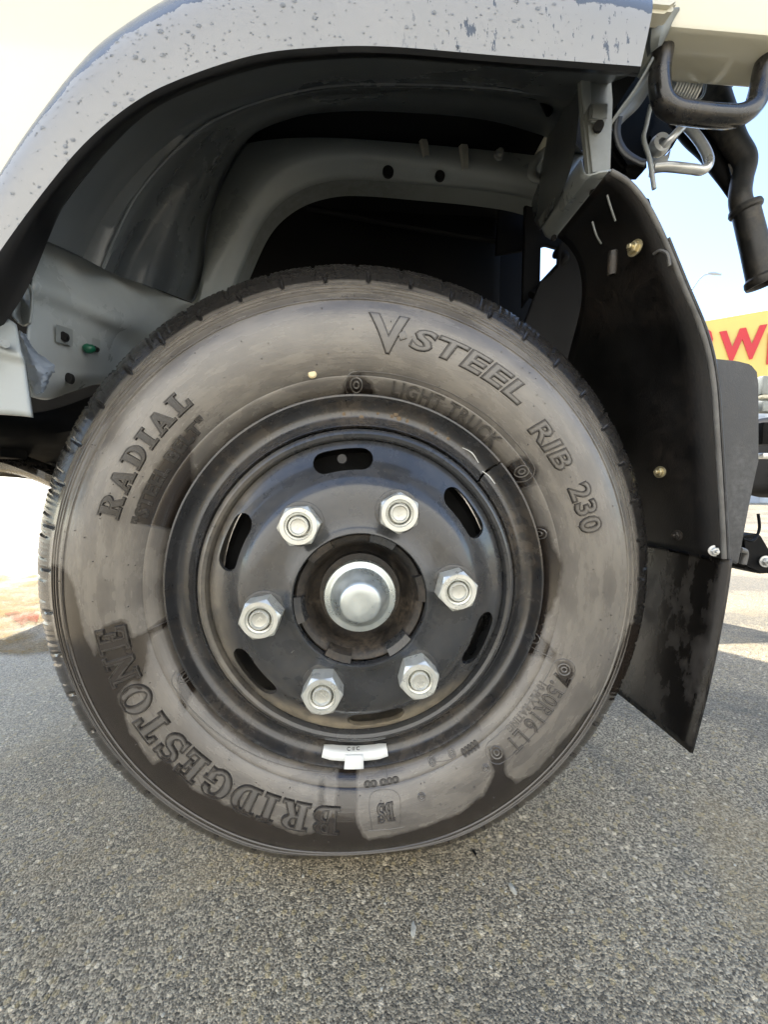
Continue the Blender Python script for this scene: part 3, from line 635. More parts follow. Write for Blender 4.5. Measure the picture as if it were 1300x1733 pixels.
# flare end cap at the rear
e0, e1, e2, e3 = fl_o[-1], fl_m[-1], fl_l[-1], fl_i[-1]
mesh('flare_end', [e0, e1, e2, e3, e0+np.array([0, .05, 0]), e3+np.array([0, .04, 0])], [(0, 1, 2, 3, 5, 4)], SEAL, flare, smooth=False)
# cab side skin above the flare, then the cab box
top = np.array([(x, -.052+.02*max(0, (z-1.6)), z) for x, z in zip(np.linspace(-1.45, .36, 90), np.full(90, 2.05))])
lo = fl_o.copy(); lo[:, 1] = -.0515
lo[0] = lo[0]
mid = lo*.5+top*.5
skin = loft('cab_side', [lo, lo*.7+top*.3, mid, top], WHITE, truck, n=120, m=6, smooth_along=False, label='glossy white cab side panel')
for (c, s, nm) in (((-.55, .80, 2.08), (1.82, 1.70, .06), 'cab_roof'), ((-.55, 1.63, 1.35), (1.82, .04, 1.42), 'cab_far_side'), ((.345, .80, 1.58), (.035, 1.64, .95), 'cab_back'), ((-1.44, .80, 1.35), (.035, 1.64, 1.42), 'cab_front')):
    box(nm, c, s, WHITE, truck, bev=.012)
box('cab_floor', (-.55, .86, 1.12), (1.76, 1.45, .03), BLACK, truck, bev=.003)
box('cab_front_lower', (-1.40, .80, .62), (.06, 1.6, .16), BLACK, truck)

# ---------- wheelhouse
A0 = [W(x, y, -.048) for x, y in [(79, 408)]+I_PX[4:]]
A1 = [W(x, y, .05) for x, y in ((132, 432), (155, 385), (195, 325), (258, 252), (332, 198), (430, 160), (540, 138), (650, 132), (820, 140), (985, 160))]
A1a = [W(x, y, .066) for x, y in ((175, 455), (196, 405), (232, 335), (290, 266), (355, 212), (440, 176), (540, 152), (650, 146), (820, 152), (975, 172))]
A1b = [W(x, y, .13) for x, y in ((205, 468), (222, 425), (262, 350), (312, 282), (372, 225), (450, 188), (545, 164), (655, 158), (820, 165), (965, 185))]
A2 = [W(x, y, .17) for x, y in ((262, 488), (278, 440), (312, 362), (356, 285), (410, 228), (480, 196), (560, 180), (660, 176), (820, 184), (950, 208))]
A3 = [W(x, y, .30) for x, y in ((325, 512), (337, 490), (346, 450), (352, 380), (382, 295), (427, 231), (500, 202), (570, 196), (660, 203), (820, 222), (930, 248), (990, 262))]
A4 = [W(x, y, .272) for x, y in ((330, 545), (338, 510), (352, 462), (388, 392), (430, 320), (475, 277), (540, 256), (600, 252), (660, 259), (800, 280), (905, 300), (965, 318))]
A5 = [W(x, y, .31) for x, y in ((375, 545), (390, 505), (412, 448), (450, 370), (500, 326), (560, 306), (620, 304), (715, 312), (800, 320), (870, 330), (915, 342), (950, 354))]
house = loft('wheelhouse', [A0, A1, A1a, A1b, A2, A3], INNERD, truck, n=80, m=6, label='dark wheel housing above the tyre')
loft('inner_apron', [A3, A4, A5], PANEL, house, n=80, m=6, thick=.0015, label='grey inner wheel arch panel')
A5a = np.array([np.array(p)+np.array([0, .05, .006]) for p in A5])
loft('apron_return', [A5, A5a], INNER, house, n=80, m=3)
BEAD = simple('bead_pale_primer', (.50, .50, .44), .5, var=.2, scale=40)
# stiffening beads and holes on the apron
for (a, b, wv) in (((712, 214), (722, 268), .011), ((783, 228), (788, 290), .011)):
    P = resample([W(a[0], a[1], .290), W((a[0]+b[0])/2, (a[1]+b[1])/2, .272), W(b[0], b[1], .262)], 12)
    V = []; 
    for i, p in enumerate(P):
        t = i/11; hw = wv*(1.0-.45*t); V += [p+np.array([-hw, 0, 0]), p+np.array([-hw*.6, -.006, 0]), p+np.array([hw*.6, -.006, 0]), p+np.array([hw, 0, 0])]
    F = [(i*4+j, i*4+j+1, (i+1)*4+j+1, (i+1)*4+j) for i in range(11) for j in range(3)]
    mesh('stiffening_bead', V, F, BEAD, house)
tube('wiring_loom', [W(470, 168, .12), W(560, 140, .10), W(700, 128, .09), W(850, 140, .09), W(905, 150, .10), W(930, 190, .14)], .0055, BLACK, house, n=10, k=50)
for (x, y, d) in ((620, 128, .088), (800, 128, .085)): box('loom_clip', tuple(W(x, y, d)), (.016, .014, .014), SEAL, house, bev=.003)
tube('weld_seam', [np.array(p)+np.array([0, -.003, 0]) for p in A1a], .0016, INNERD, house, n=6, k=80)
tube('weld_seam', [np.array(p)+np.array([0, -.004, 0]) for p in A3], .0022, SEALER, house, n=6, k=80)
def disc_hole(px, py, y, r, mat=HOLEM, parent=None, ry=1.0, nrm=(0, -1, 0), name='hole', dep=.004):
    p = W(px, py, y); N_ = Vector(nrm).normalized(); q = N_.to_track_quat('Z', 'Y').to_matrix()
    V = [np.array(p)+np.array(q@Vector((r*math.cos(a), r*ry*math.sin(a), h))) for h in (0.0008, -dep) for a in np.linspace(0, 2*PI, 24, endpoint=False)]
    F = [tuple(range(24)), tuple(range(47, 23, -1))]+[(i, (i+1) % 24, 24+(i+1) % 24, 24+i) for i in range(24)]
    return mesh(name, V, F, mat, parent, sharp=30)
for (x, y, yy, r) in ((657, 290, .276, .010), (745, 297, .279, .009)): disc_hole(x, y, yy, r, parent=house)
loft('curved_flange', [[W(x, y, .266) for x, y in ((922, 250), (900, 270), (893, 295), (905, 310), (935, 312))], [W(x, y, .262) for x, y in ((932, 256), (912, 276), (906, 292), (914, 302), (938, 304))]], PANEL, house, n=24, m=2, thick=.003)
for (x, y, d, rr) in ((893, 142, .075, .010), (560, 222, .278, .006), (845, 262, .262, .006)):
    c_ = W(x, y, d); revolve('fixing_nut', [(rr*1.5, .002), (rr*1.5, -.002), (rr, -.003), (rr*.95, -.009), (rr*.5, -.010), (.0001, -.010)], INNER, house, N=6 if rr > .008 else 14, c=tuple(c_), sharp=25)
# front lower wall of the wheelhouse: pressed sheet metal
B = [[(60, 400), (130, 430), (215, 468), (300, 505), (345, 520)],
     [(58, 440), (125, 468), (205, 500), (268, 528), (300, 545)],
     [(54, 480), (120, 505), (195, 540), (240, 558), (262, 570)],
     [(50, 515), (112, 535), (180, 562), (212, 580), (230, 592)],
     [(46, 560), (100, 572), (165, 592), (196, 606), (212, 616)],
     [(46, 610), (95, 614), (150, 622), (185, 628), (200, 634)],
     [(50, 650), (90, 648), (140, 640), (176, 640), (190, 645)],
     [(52, 672), (80, 676), (115, 664), (160, 650), (180, 652)]]
D = [[.02, .08, .16, .25, .31], [.02, .075, .15, .24, .30], [.00, .055, .125, .215, .27], [.01, .06, .135, .22, .27], [-.005, .045, .12, .20, .25], [-.01, .04, .11, .19, .24], [-.01, .03, .10, .18, .23], [-.005, .035, .105, .185, .235]]
PANEL2 = simple('front_wall_paint', (.47, .50, .50), .30, var=.12, scale=9, bump=.7, bscale=22)
front = loft('front_wall_panel', [[W(x, y, d) for (x, y), d in zip(l, dd)] for l, dd in zip(B, D)], PANEL2, truck, n=60, m=8, thick=.0015, label='dented grey pressed sheet metal ahead of the wheel')
for (pts, d) in (([(94, 548), (119, 556), (119, 584), (94, 578)], (.032, .055)), ([(138, 566), (166, 574), (166, 598), (138, 592)], (.085, .115))):
    plate('mounting_pad', [W(pts[0][0], pts[0][1], d[0]), W(pts[1][0], pts[1][1], d[1]), W(pts[2][0], pts[2][1], d[1]), W(pts[3][0], pts[3][1], d[0])], .004, PANEL, front, bev=.001)
disc_hole(107, 569, .040, .0040, parent=front, ry=1.3); disc_hole(116, 640, .052, .0042, parent=front, ry=1.5); disc_hole(160, 590, .098, .0036, parent=front)
tube('green_clip', [W(142, 588, .088), W(150, 590, .085), W(158, 588, .088)], [.003, .0065, .004], GREEN, front, n=10, k=10, label='small green plastic plug')
# folded tabs and sealer at the sill joint
loft('folded_tab', [[W(x, y, -.012) for x, y in ((46, 478), (54, 492), (54, 520), (50, 548))], [W(x, y, .0) for x, y in ((34, 500), (36, 515), (34, 532), (40, 552))], [W(x, y, -.02) for x, y in ((20, 520), (22, 528), (22, 536), (30, 545))]], PANEL, front, n=20, m=4, thick=.002)
loft('seam_sealer', [[W(x, y, -.016) for x, y in ((30, 560), (36, 590), (42, 615), (48, 640), (58, 668))], [W(x, y, -.024) for x, y in ((36, 562), (46, 590), (58, 616), (72, 640), (70, 664))], [W(x, y, -.010) for x, y in ((42, 566), (58, 592), (90, 618), (84, 640), (76, 660))]], SEALER, front, n=30, m=5, wob=.0006)
sill = loft('sill_panel', [[W(x, y, -.045) for x, y in ((-260, 500), (-120, 515), (-20, 532), (12, 540), (28, 552))], [W(x, y, -.06) for x, y in ((-260, 580), (-120, 585), (-20, 592), (20, 600), (38, 606))], [W(x, y, -.056) for x, y in ((-260, 600), (-120, 603), (-20, 606), (22, 612), (42, 618))], [W(x, y, -.064) for x, y in ((-260, 690), (-120, 695), (-20, 700), (30, 703), (54, 706))]], PANEL, truck, n=40, m=6, thick=.003, label='pale grey lower sill panel at the left edge')
tube('sill_stud', [W(2, 583, -.062), W(8, 582, -.068)], .0035, PANEL, sill, n=10, k=4)

# ---------- rear post and brackets of the arch
P0 = .0
post = plate('rear_post', [W(985, 112, P0), W(1042, 118, P0), W(1036, 292, P0), W(1000, 296, P0), W(990, 200, P0)], .012, INNER, truck, bev=.003, label='grey sheet metal post at the rear of the arch')
loft('post_arm', [[W(1036, 288, -.004), W(985, 352, .09), W(938, 407, .20)], [W(1012, 292, -.008), W(965, 350, .085), W(925, 400, .195)], [W(992, 296, .002), W(955, 345, .09), W(917, 385, .20)], [W(985, 270, .03), W(945, 325, .12), W(912, 372, .23)]], PANEL, post, n=16, m=3, thick=.002)
loft('post_gusset', [[W(985, 118, -.0), W(980, 200, .02), W(962, 300, .06), W(915, 390, .2)], [W(960, 150, .10), W(955, 210, .13), W(935, 290, .17), W(905, 372, .27)], [W(930, 200, .24), W(925, 240, .25), W(915, 290, .27), W(900, 345, .31)]], INNERD, post, n=24, m=4)
plate('seal_tab', [W(1002, 172, -.006), W(1032, 172, -.006), W(1030, 200, -.006), W(1018, 206, -.006), W(1000, 202, -.006)], .006, INNER, post, bev=.002)
plate('torn_sticker', [W(984, 122, -.004), W(1000, 122, -.004), W(1002, 172, -.004), W(990, 192, -.004), W(986, 160, -.004)], .002, PANEL, post, bev=.0006)
for (x, y, d, r) in ((1014, 213, -.004, .0055), (1006, 324, .035, .0045), (938, 402, .17, .004)): disc_hole(x, y, d, r, parent=post, nrm=(-.3, -1, -.2))

# ---------- mudguard behind the wheel
G_PX = [(1030, 292), (1062, 312), (1092, 350), (1120, 405), (1150, 478), (1185, 562), (1203, 640), (1212, 760), (1219, 880), (1222, 945)]
g0 = np.array([W(x, y, -.022) for x, y in G_PX]); g1 = g0.copy(); g1[:, 1] = [.085, .09, .10, .13, .20, .28, .30, .30, .30, .30]
gm = g0*.5+g1*.5; ga = g0.copy(); ga[:, 1] = .0
guard = loft('mudguard', [g0, ga, gm, g1], GUARD, truck, n=60, m=3, smooth_across=False, thick=.004, label='black plastic mudguard shell behind the tyre')
tube('worn_edge', [p+np.array([.002, -.001, 0]) for p in g0], .0030, GUARDEDGE, guard, n=8, k=60)
tube('inner_edge_line', [p+np.array([.006, -.003, 0]) for p in g0[3:]], .0016, GUARDOUT, guard, n=6, k=40)
plate('outer_flange', [W(x, y, -.018) for x, y in ((1209, 606), (1250, 610), (1274, 616), (1284, 628), (1287, 650), (1287, 780), (1278, 820), (1268, 870), (1252, 956), (1222, 944), (1218, 860), (1211, 740), (1203, 640))], .005, GUARDOUT, guard, bev=.0018, label='grey textured outer flange of the mudguard')
def bolt(name, px, py, y, parent, R=.008, mat=BRASS, nrm=(-1, -.3, 0)):
    c = W(px, py, y); q = Vector(nrm).normalized().to_track_quat('Z', 'Y').to_matrix()
    V = []; rows = [(R*1.5, 0), (R*1.5, R*.25), (R*1.0, R*.3), (R*1.0, R*.95), (R*.82, R*1.1), (R*.5, R*1.1), (R*.5, R*1.8), (R*.35, R*2.0)]
    n = 18
    for i, (r, h) in enumerate(rows):
        for j in range(n):
            a = 2*PI*j/n; rr = r*(1 if i not in (2, 3) else 1/math.cos(((a) % (PI/3))-PI/6)*.92); V.append(c+np.array(q@Vector((rr*math.cos(a), rr*math.sin(a), h))))
    F = [(i*n+j, i*n+(j+1) % n, (i+1)*n+(j+1) % n, (i+1)*n+j) for i in range(len(rows)-1) for j in range(n)]+[tuple(range((len(rows)-1)*n, len(rows)*n))]
    return mesh(name, V, F, mat, parent, sharp=25)
bolt('bolt', 1118, 799, .042, guard, .0052)
bolt('bolt', 1076, 420, .0, guard, .006, mat=BRASS)
bolt('bolt', 1210, 932, -.016, guard, .0045, mat=STEEL, nrm=(-.4, -1, 0)); bolt('bolt', 1147, 906, .030, guard, .0048, mat=HUBM)
plate('clamp_strip', [W(1223, 940, -.020), W(1222, 922, -.020), W(1096, 882, .16), W(1096, 900, .16)], .006, BLACK, guard, dirv=(-1, 0, 0), bev=.001)
for (a, b, c_, dd_) in (((1028, 330), (1034, 350), (1042, 374), -.012), ((1003, 375), (1010, 398), (1018, 412), .012)):
    tube('edge_glint_strip', [W(*a, dd_), W(*b, dd_+.004), W(*c_, dd_+.01)], .0011, INNER, guard, n=6, k=12)
tube('cable_tie', [W(1107, 430, -.012), W(1118, 424, -.020), W(1130, 430, -.026), W(1134, 450, -.026)], .0017, GUARDEDGE, guard, n=6, k=16)
tube('pipe_stub', [W(1038, 425, .012), W(1036, 465, .016)], .005, HUBM, guard, n=12, k=6)
# mud flap
FL = [(1238, 946), (1226, 1030), (1200, 1160), (1171, 1274)]
f0 = np.array([W(x, y, -.024) for x, y in FL]); f1 = f0.copy(); f1[:, 1] = .30
flap = loft('mud_flap', [f0, f0*.7+f1*.3+np.array([.003, 0, 0]), f1], DARKRUB, truck, n=30, m=8, thick=.0045, smooth_across=True, label='black rubber mud flap hanging behind the tyre')
V = []
for (x, y, d) in ((1142, 935, .045), (1160, 938, .03), (1188, 950, .01), (1140, 1090, .05)): pass

# ---------- chassis and dark engine space behind the wheel
box('frame_rail', (-.3, .62, .66), (2.6, .07, .17), BLACK, truck)
box('frame_rail', (-.3, 1.25, .66), (2.6, .07, .17), BLACK, truck)
box('engine_block', (-.35, .93, .78), (.9, .52, .5), BLACK, truck, bev=.03)
box('engine_cover', (-.05, .50, .98), (.78, .10, .30), BLACK, truck, bev=.03)
box('splash_shield', (-.06, .47, .78), (.98, .012, .60), BLACK, truck)
box('splash_shield', (-.60, .40, .78), (.30, .012, .30), BLACK, truck)
tube('front_axle', [(0, .12, ZC), (0, .3, ZC-.01), (0, .9, ZC-.03), (0, 1.5, ZC)], .045, BLACK, truck, n=14)
for k in range(4): box('leaf_spring', (0, .50, ZC+.06+.014*k), (1.2-.22*k, .07, .012), BLACK, truck, bev=.002)
tube('crossbar', [W(-60, 742, .5), W(60, 741, .5), W(150, 745, .5)], .012, TUBEB, truck, n=12, k=10)
loft('control_arm', [[W(-60, 745, .42), W(30, 770, .42), W(110, 800, .42)], [W(-60, 765, .40), W(30, 788, .40), W(110, 822, .40)], [W(-60, 790, .42), W(30, 800, .43), W(110, 832, .44)]], TUBEB, truck, n=16, m=3, thick=.01)
loft('under_tray', [[W(-200, 690, .10), W(60, 700, .30), W(200, 650, .42)], [W(-200, 740, .12), W(60, 735, .32), W(200, 735, .44)], [W(-200, 806, .5), W(20, 806, .52), W(110, 826, .54)]], BLACK, truck, n=16, m=3, thick=.004)
plate('angle_bracket', [W(10, 760, .46), W(70, 762, .46), W(92, 790, .46), W(40, 775, .46)], .01, GUARDEDGE, truck, bev=.002)
box('spring_hanger', tuple(W(0, 745, .36)), (.05, .06, .07), BLACK, truck)
# upper dark bars visible through the arch
tube('brake_pipe', [W(520, 352, .40), W(700, 385, .40), W(905, 418, .40)], .006, BLACK, truck, n=10, k=16)
plate('frame_bracket', [W(842, 368, .44), W(888, 372, .44), W(888, 386, .44), W(845, 384, .44)], .01, INNERD, truck)
plate('rear_wall_plate', [W(860, 120, .37), W(1040, 120, .37), W(1046, 300, .37), W(985, 380, .37), W(946, 420, .37), W(925, 414, .37), W(905, 420, .37), W(840, 430, .37)], .01, BLACK, truck)
plate('rear_wall_plate', [W(947, 416, .28), W(1010, 322, .28), W(1100, 335, .28), W(1200, 620, .28), W(1060, 740, .28), W(880, 570, .28), W(903, 508, .28), W(916, 474, .28), W(930, 468, .28), W(945, 452, .28)], .01, BLACK, truck)
plate('hanger_plate', [W(890, 330, .33), W(918, 345, .33), W(915, 480, .33), W(885, 520, .33)], .01, BLACK, truck)
tube('brake_hose', [W(940, 430, .3), W(958, 436, .28), W(930, 470, .3), W(900, 500, .3)], .008, BLACK, truck, n=10, k=16)

# ---------- rear of the cab: corner, grab loop, latch, hose
corner = plate('cab_corner', [W(1090, -60, -.035), W(1152, -60, -.035), W(1151, 6, -.035), W(1136, 16, -.035), W(1090, 12, -.035)], .02, WHITE, truck, bev=.004, label='white rear corner of the cab')
loft('cab_corner_return', [[W(1092, 12, -.01), W(1092, 60, .0), W(1098, 95, .02)], [W(1118, 16, -.02), W(1114, 60, -.01), W(1112, 80, .0)], [W(1150, 12, .0), W(1146, 45, .03), W(1128, 75, .06)]], INNER, corner, n=16, m=4, thick=.002)
bed = box('bed_side', (2.62, .035, 1.285), (4.2, .06, .30), WHITE, truck, bev=.006, label='white side of the load bed at the upper right')
bx0 = W(1142, 48, 0.0); bx1 = W(1152, -100, 0.0)
for v in bed.data.vertices:
    pass
zlo = W(1300, 57, .005)[2]; zz = W(1152, 46, .005)[2]
bed.location = (bx0[0]-(2.62-2.1), 0, zz-(1.285-.15))
under = plate('bed_underside_bracket', [W(1178, 50, .03), W(1320, 62, .03), W(1320, 78, .10), W(1268, 110, .12), W(1172, 102, .12), W(1164, 92, .12)], .004, INNER, truck, dirv=(0, .2, 1), bev=.001, label='grey bracket plate under the load bed')
disc_hole(1194, 86, .085, .006, mat=WHITE, parent=under, ry=1.4, name='paint_spot', nrm=(0, -1, -.4)); disc_hole(1170, 92, .10, .006, mat=WHITE, parent=under, ry=1.0, name='paint_spot', nrm=(0, -1, -.4))
loop = tube('grab_loop', [W(1124, 55, .03), W(1122, 90, .03), W(1117, 130, .03), W(1122, 168, .03), W(1140, 186, .03), W(1170, 192, .03), W(1215, 197, .03), W(1250, 196, .03), W(1276, 180, .03), W(1288, 150, .03), W(1296, 110, .03), W(1310, 70, .03)], [.0118, .0118, .0118, .0118], TUBEB, truck, n=18, k=90, label='bent black tube loop under the bed corner')
# coil spring
P = []
for i in range(200):
    t = i/199; a = t*2*PI*9; c0 = W(1130, 139, .10); c1 = W(1172, 150, .10); c = c0+(c1-c0)*t
    P.append(c+np.array([.0, .020*math.cos(a), .020*math.sin(a)]))
tube('coil_spring', P, .0030, STEEL, truck, n=6, k=0)
# latch: bent rod with hook plate
tube('latch_rod', [W(1108, 284, .09), W(1130, 282, .085), W(1170, 286, .085), W(1190, 288, .085), W(1200, 278, .085), W(1198, 262, .09), W(1186, 240, .10), W(1168, 218, .11), W(1152, 205, .12)], .0062, STEEL, truck, n=12, k=60)
tube('latch_pin', [W(1118, 252, .11), W(1135, 236, .10), W(1156, 214, .10)], .0055, STEEL, truck, n=12, k=10)
revolve('latch_eye', [(.006, .006), (.006, -.006), (.013, -.006), (.0145, .0), (.013, .006)], STEEL, truck, N=28, c=tuple(W(1117, 246, .11)), closed=True)
plate('latch_plate', [W(1104, 262, .12), W(1130, 262, .12), W(1138, 250, .12), W(1134, 268, .12), W(1112, 292, .12), W(1100, 300, .12)], .004, STEEL, truck)
# rear cab wall strips and gusset lines
loft('cab_rear_gusset', [[W(1106, 96, .02), W(1075, 150, .03), W(1046, 190, .035), W(1032, 212, .04)], [W(1108, 140, .12), W(1082, 180, .12), W(1056, 205, .12), W(1040, 225, .12)]], INNER, truck, n=20, m=3, thick=.002)
loft('curved_stay', [[W(1046, 190, .05), W(1040, 225, .05), W(1052, 258, .05), W(1078, 276, .05), W(1092, 280, .05)], [W(1054, 190, .08), W(1049, 225, .08), W(1060, 252, .08), W(1082, 268, .08), W(1096, 272, .08)]], GUARDOUT, truck, n=24, m=2, thick=.003)
tube('white_stay', [W(1102, 178, .07), W(1094, 215, .07), W(1090, 236, .07), W(1100, 270, .07), W(1108, 320, .07)], .0028, PANEL, truck, n=8, k=24)
tube('thin_rod', [W(1197, 96, .11), W(1192, 158, .11), W(1172, 172, .11)], .0018, PANEL, truck, n=8, k=20)
for (pts, d) in (([(1040, 150), (1106, 80), (1125, 60), (1120, 190), (1098, 240), (1100, 285), (1060, 285), (1036, 250)], .20), ([(1115, 160), (1150, 165), (1160, 215), (1140, 250), (1105, 252), (1090, 215)], .26), ([(1150, 100), (1206, 96), (1212, 140), (1250, 170), (1190, 200), (1150, 190)], .30)):
    plate('cab_mount_plate', [W(x, y, d) for x, y in pts], .03, BLACK, truck, bev=.006)
plate('bed_stay', [W(1232, 105, .22), W(1272, 108, .22), W(1252, 135, .22), W(1228, 160, .22)], .01, BLACK, truck)
plate('bed_stay', [W(1140, 118, .24), W(1168, 60, .24), W(1176, 62, .24), W(1152, 118, .24)], .01, BLACK, truck)
# intake hose with flared end
hose = tube('intake_hose', [W(1196, 120, .16), W(1212, 175, .155), W(1240, 235, .15), W(1262, 272, .145), W(1256, 308, .145), W(1254, 340, .142), W(1268, 380, .140)], [.020, .021, .019, .016, .0145, .0145, .0155], HOSE, truck, n=20, k=70, label='dusty black air hose hanging against the sky')
def along(a, b, t): return np.asarray(a)+(np.asarray(b)-np.asarray(a))*t
ha, hb = W(1262, 352, .140), W(1294, 482, .132)
def tube_prof(name, a, b, prof, mat, parent, n=32):
    a = np.asarray(a); b = np.asarray(b); D_ = (b-a)/np.linalg.norm(b-a); q = Vector(D_).to_track_quat('Z', 'Y').to_matrix(); L = np.linalg.norm(b-a); V = []
    for (r, t) in prof: V += [a+np.array(q@Vector((r*math.cos(x), r*math.sin(x), t*L))) for x in np.linspace(0, 2*PI, n, endpoint=False)]
    F = [(i*n+j, i*n+(j+1) % n, (i+1)*n+(j+1) % n, (i+1)*n+j) for i in range(len(prof)-1) for j in range(n)]
    return mesh(name, V, F, mat, parent, sharp=30)
tube_prof('hose_end', ha, hb, [(.0150, -.02), (.0200, -.02), (.0212, .02), (.0200, .05), (.0172, .07), (.0180, .5), (.0192, .88), (.0222, .91), (.0228, .96), (.0215, 1.0), (.0190, 1.0), (.0178, .96), (.0170, .6), (.0001, .58)], HOSE, hose)
tube('breather_hose', [W(1150, 195, .2), W(1170, 225, .19), W(1200, 258, .18), W(1225, 300, .17), W(1240, 330, .17)], [.016, .015, .012, .006], BLACK, truck, n=14, k=30)
tube('second_hose', [W(1165, 190, .22), W(1185, 220, .21), W(1215, 255, .19), W(1240, 285, .17)], [.017, .017, .015], HOSE, truck, n=14, k=30)
# battery box / tank pieces further back along the frame
plate('step_bracket', [W(1256, 908, .10), W(1290, 903, .10), W(1330, 970, .10), W(1286, 972, .10), W(1262, 962, .10)], .06, BLACK, truck, bev=.004, label='black angular bracket behind the mudguard')
bolt('bolt', 1296, 950, .096, truck, .006, mat=STEEL, nrm=(-.2, -1, 0))
tube('cable_loop', [W(1258, 912, .08), W(1276, 915, .08), W(1286, 895, .09), W(1284, 870, .1)], .002, BLACK, truck, n=6, k=20)
tube('cable_end', [W(1252, 930, .02), W(1262, 935, .03), W(1258, 955, .03)], .004, GUARDEDGE, truck, n=8, k=12)
tank = box('fuel_tank', tuple(W(1365, 770, .7)+np.array([.25, 0, 0])), (.62, .35, .28), BLACK, truck, bev=.05, seg=4)
for i, (yy, mt, s) in enumerate(((655, PANEL, .05), (674, WHITE, .012), (690, PANEL, .03), (735, GREEN if False else BLACK, .06), (772, STEEL, .015))):
    c = W(1345, yy, .55); box('side_rail', (c[0]+.1, c[1], c[2]), (.42, .03, s), mt, truck, bev=.004)

# ---------- rain drops on the flare
me_f = flare.data
def drop_mesh(name):
    bm = bmesh.new(); bmesh.ops.create_icosphere(bm, subdivisions=2, radius=1.0)
    for v in bm.verts:
        if v.co.z < -.15: v.co.z = -.15
    me = bpy.data.meshes.new(name); bm.to_mesh(me); bm.free(); me.polygons.foreach_set('use_smooth', [True]*len(me.polygons)); me.materials.append(WATER); return me
DM = drop_mesh('water_drop')
grid = np.array([v.co[:] for v in me_f.vertices]).reshape(-1, 140, 3); KG = grid.shape[0]
def flare_at(u, v):
    a = v*(KG-1.001); b = u*138.99; i = int(a); j = int(b); fa = a-i; fb = b-j
    p = (grid[i, j]*(1-fa)+grid[i+1, j]*fa)*(1-fb)+(grid[i, j+1]*(1-fa)+grid[i+1, j+1]*fa)*fb
    e1_ = grid[i, j+1]-grid[i, j]; e2_ = grid[i+1, j]-grid[i, j]; n = np.cross(e1_, e2_); n /= np.linalg.norm(n)
    if n[1] > 0: n = -n
    return p, n
def us(): 
    while True:
        u = random.uniform(.24, .93)
        if random.random() < (1.0 if .45 < u < .75 else .55): return u
for i in range(60):
    u = us(); v = random.uniform(.42, .97); p, n = flare_at(u, v)
    r = random.uniform(.0012, .0025)
    o = bpy.data.objects.new('water_drop', DM); COL.objects.link(o); o.parent = flare
    q = Vector(n).to_track_quat('Z', 'X'); o.rotation_mode = 'QUATERNION'; o.rotation_quaternion = q
    o.location = p; o.scale = (r*random.uniform(.7, 1), r*random.uniform(.9, 1.3), r*.55)
bm = bmesh.new()
for i in range(420):
    u = us(); v = random.uniform(.40, .99); p, n = flare_at(u, v); r = random.uniform(.0004, .0012)
    mt = Matrix.Translation(Vector(p)) @ Vector(n).to_track_quat('Z', 'X').to_matrix().to_4x4() @ Matrix.Diagonal((r, r*1.15, r*.5, 1))
    bmesh.ops.create_icosphere(bm, subdivisions=1, radius=1.0, matrix=mt)
me = bpy.data.meshes.new('fine_rain_beads'); bm.to_mesh(me); bm.free(); link('fine_rain_beads', me, WATER, flare, sharp=0, kind='stuff')

# ------------------------------------------------------------------ background
BLDG = simple('far_wall_paint', (.62, .62, .60), .7, var=.1, scale=1, bump=0)
SIGNY = simple('sign_yellow', (.80, .56, .14), .5, var=.03, scale=2, bump=0)
SIGNR = simple('sign_red', (.62, .035, .03), .5, var=.03, scale=2, bump=0)
GREY = simple('lamp_grey', (.42, .43, .44), .5, var=.1, scale=3, bump=0)
def far(px, py, y): return W(px, py, y)
YS = 11.0
sg = thing('shop_sign', 'yellow sign board with large red capital letters beyond the mudguard', 'sign', tuple(W(1300, 824, YS)*np.array([1, 1, 0])))
def child_world(o, par):
    o.parent = par; o.matrix_parent_inverse = Matrix.Translation(par.location).inverted(); return o
c0, c1, c2, c3 = W(1030, 512, YS+1.6), W(1560, 572, YS-2.4), W(1560, 672, YS-2.4), W(1030, 626, YS+1.6)
zt = (W(1190, 529, YS)[2]); zb = W(1295, 640, YS-.4)[2]
A_ = np.array([c0[0], c0[1], 0]); B_ = np.array([c1[0], c1[1], 0])
Ub = (B_-A_)/np.linalg.norm(B_-A_); Nn = np.array([Ub[1], -Ub[0], 0]); LB = np.linalg.norm(B_-A_)
def on_board(px, py, off=0.0):
    d = _f+_r*(px-650)/FPX+_u*(866.5-py)/FPX; t = np.dot(A_-CAM, Nn)/np.dot(d, Nn); return CAM+d*t
top_z = on_board(1240, 535)[2]; bot_z = on_board(1290, 642)[2]
def bp(s, z, off=0.0): return A_+Ub*s+Nn*off+np.array([0, 0, z])
V = [bp(0, bot_z), bp(LB, bot_z), bp(LB, top_z), bp(0, top_z)]
child_world(plate('sign_board', V, .25, SIGNY, None, dirv=tuple(-Nn), bev=.02), sg)
def sign_letter(txt, pxl, pxr, pyt, pyb, sh=0.0):
    v, f = text_geo(txt, 0, bevel=0, bold=.05, extr=.02, shear=sh); v[:, 0] /= v[:, 0].max(); v[:, 1] = (v[:, 1]-v[:, 1].min())/(v[:, 1].max()-v[:, 1].min())
    a = on_board(pxl, (pyt+pyb)/2); b = on_board(pxr, (pyt+pyb)/2); sa = np.dot(a-A_, Ub); sb = np.dot(b-A_, Ub)
    zt_ = on_board((pxl+pxr)/2, pyt)[2]; zb_ = on_board((pxl+pxr)/2, pyb)[2]
    Q = np.array([bp(sa+(sb-sa)*x, zb_+(zt_-zb_)*y, .03+max(z, -1)*.8) for x, y, z in v])
    child_world(mesh('sign_letter', Q, f, SIGNR, None, fixn=False, sharp=30), sg)
sign_letter('O', 1152, 1207, 554, 604); sign_letter('W', 1217, 1297, 556, 610); sign_letter('I', 1299, 1316, 562, 616)
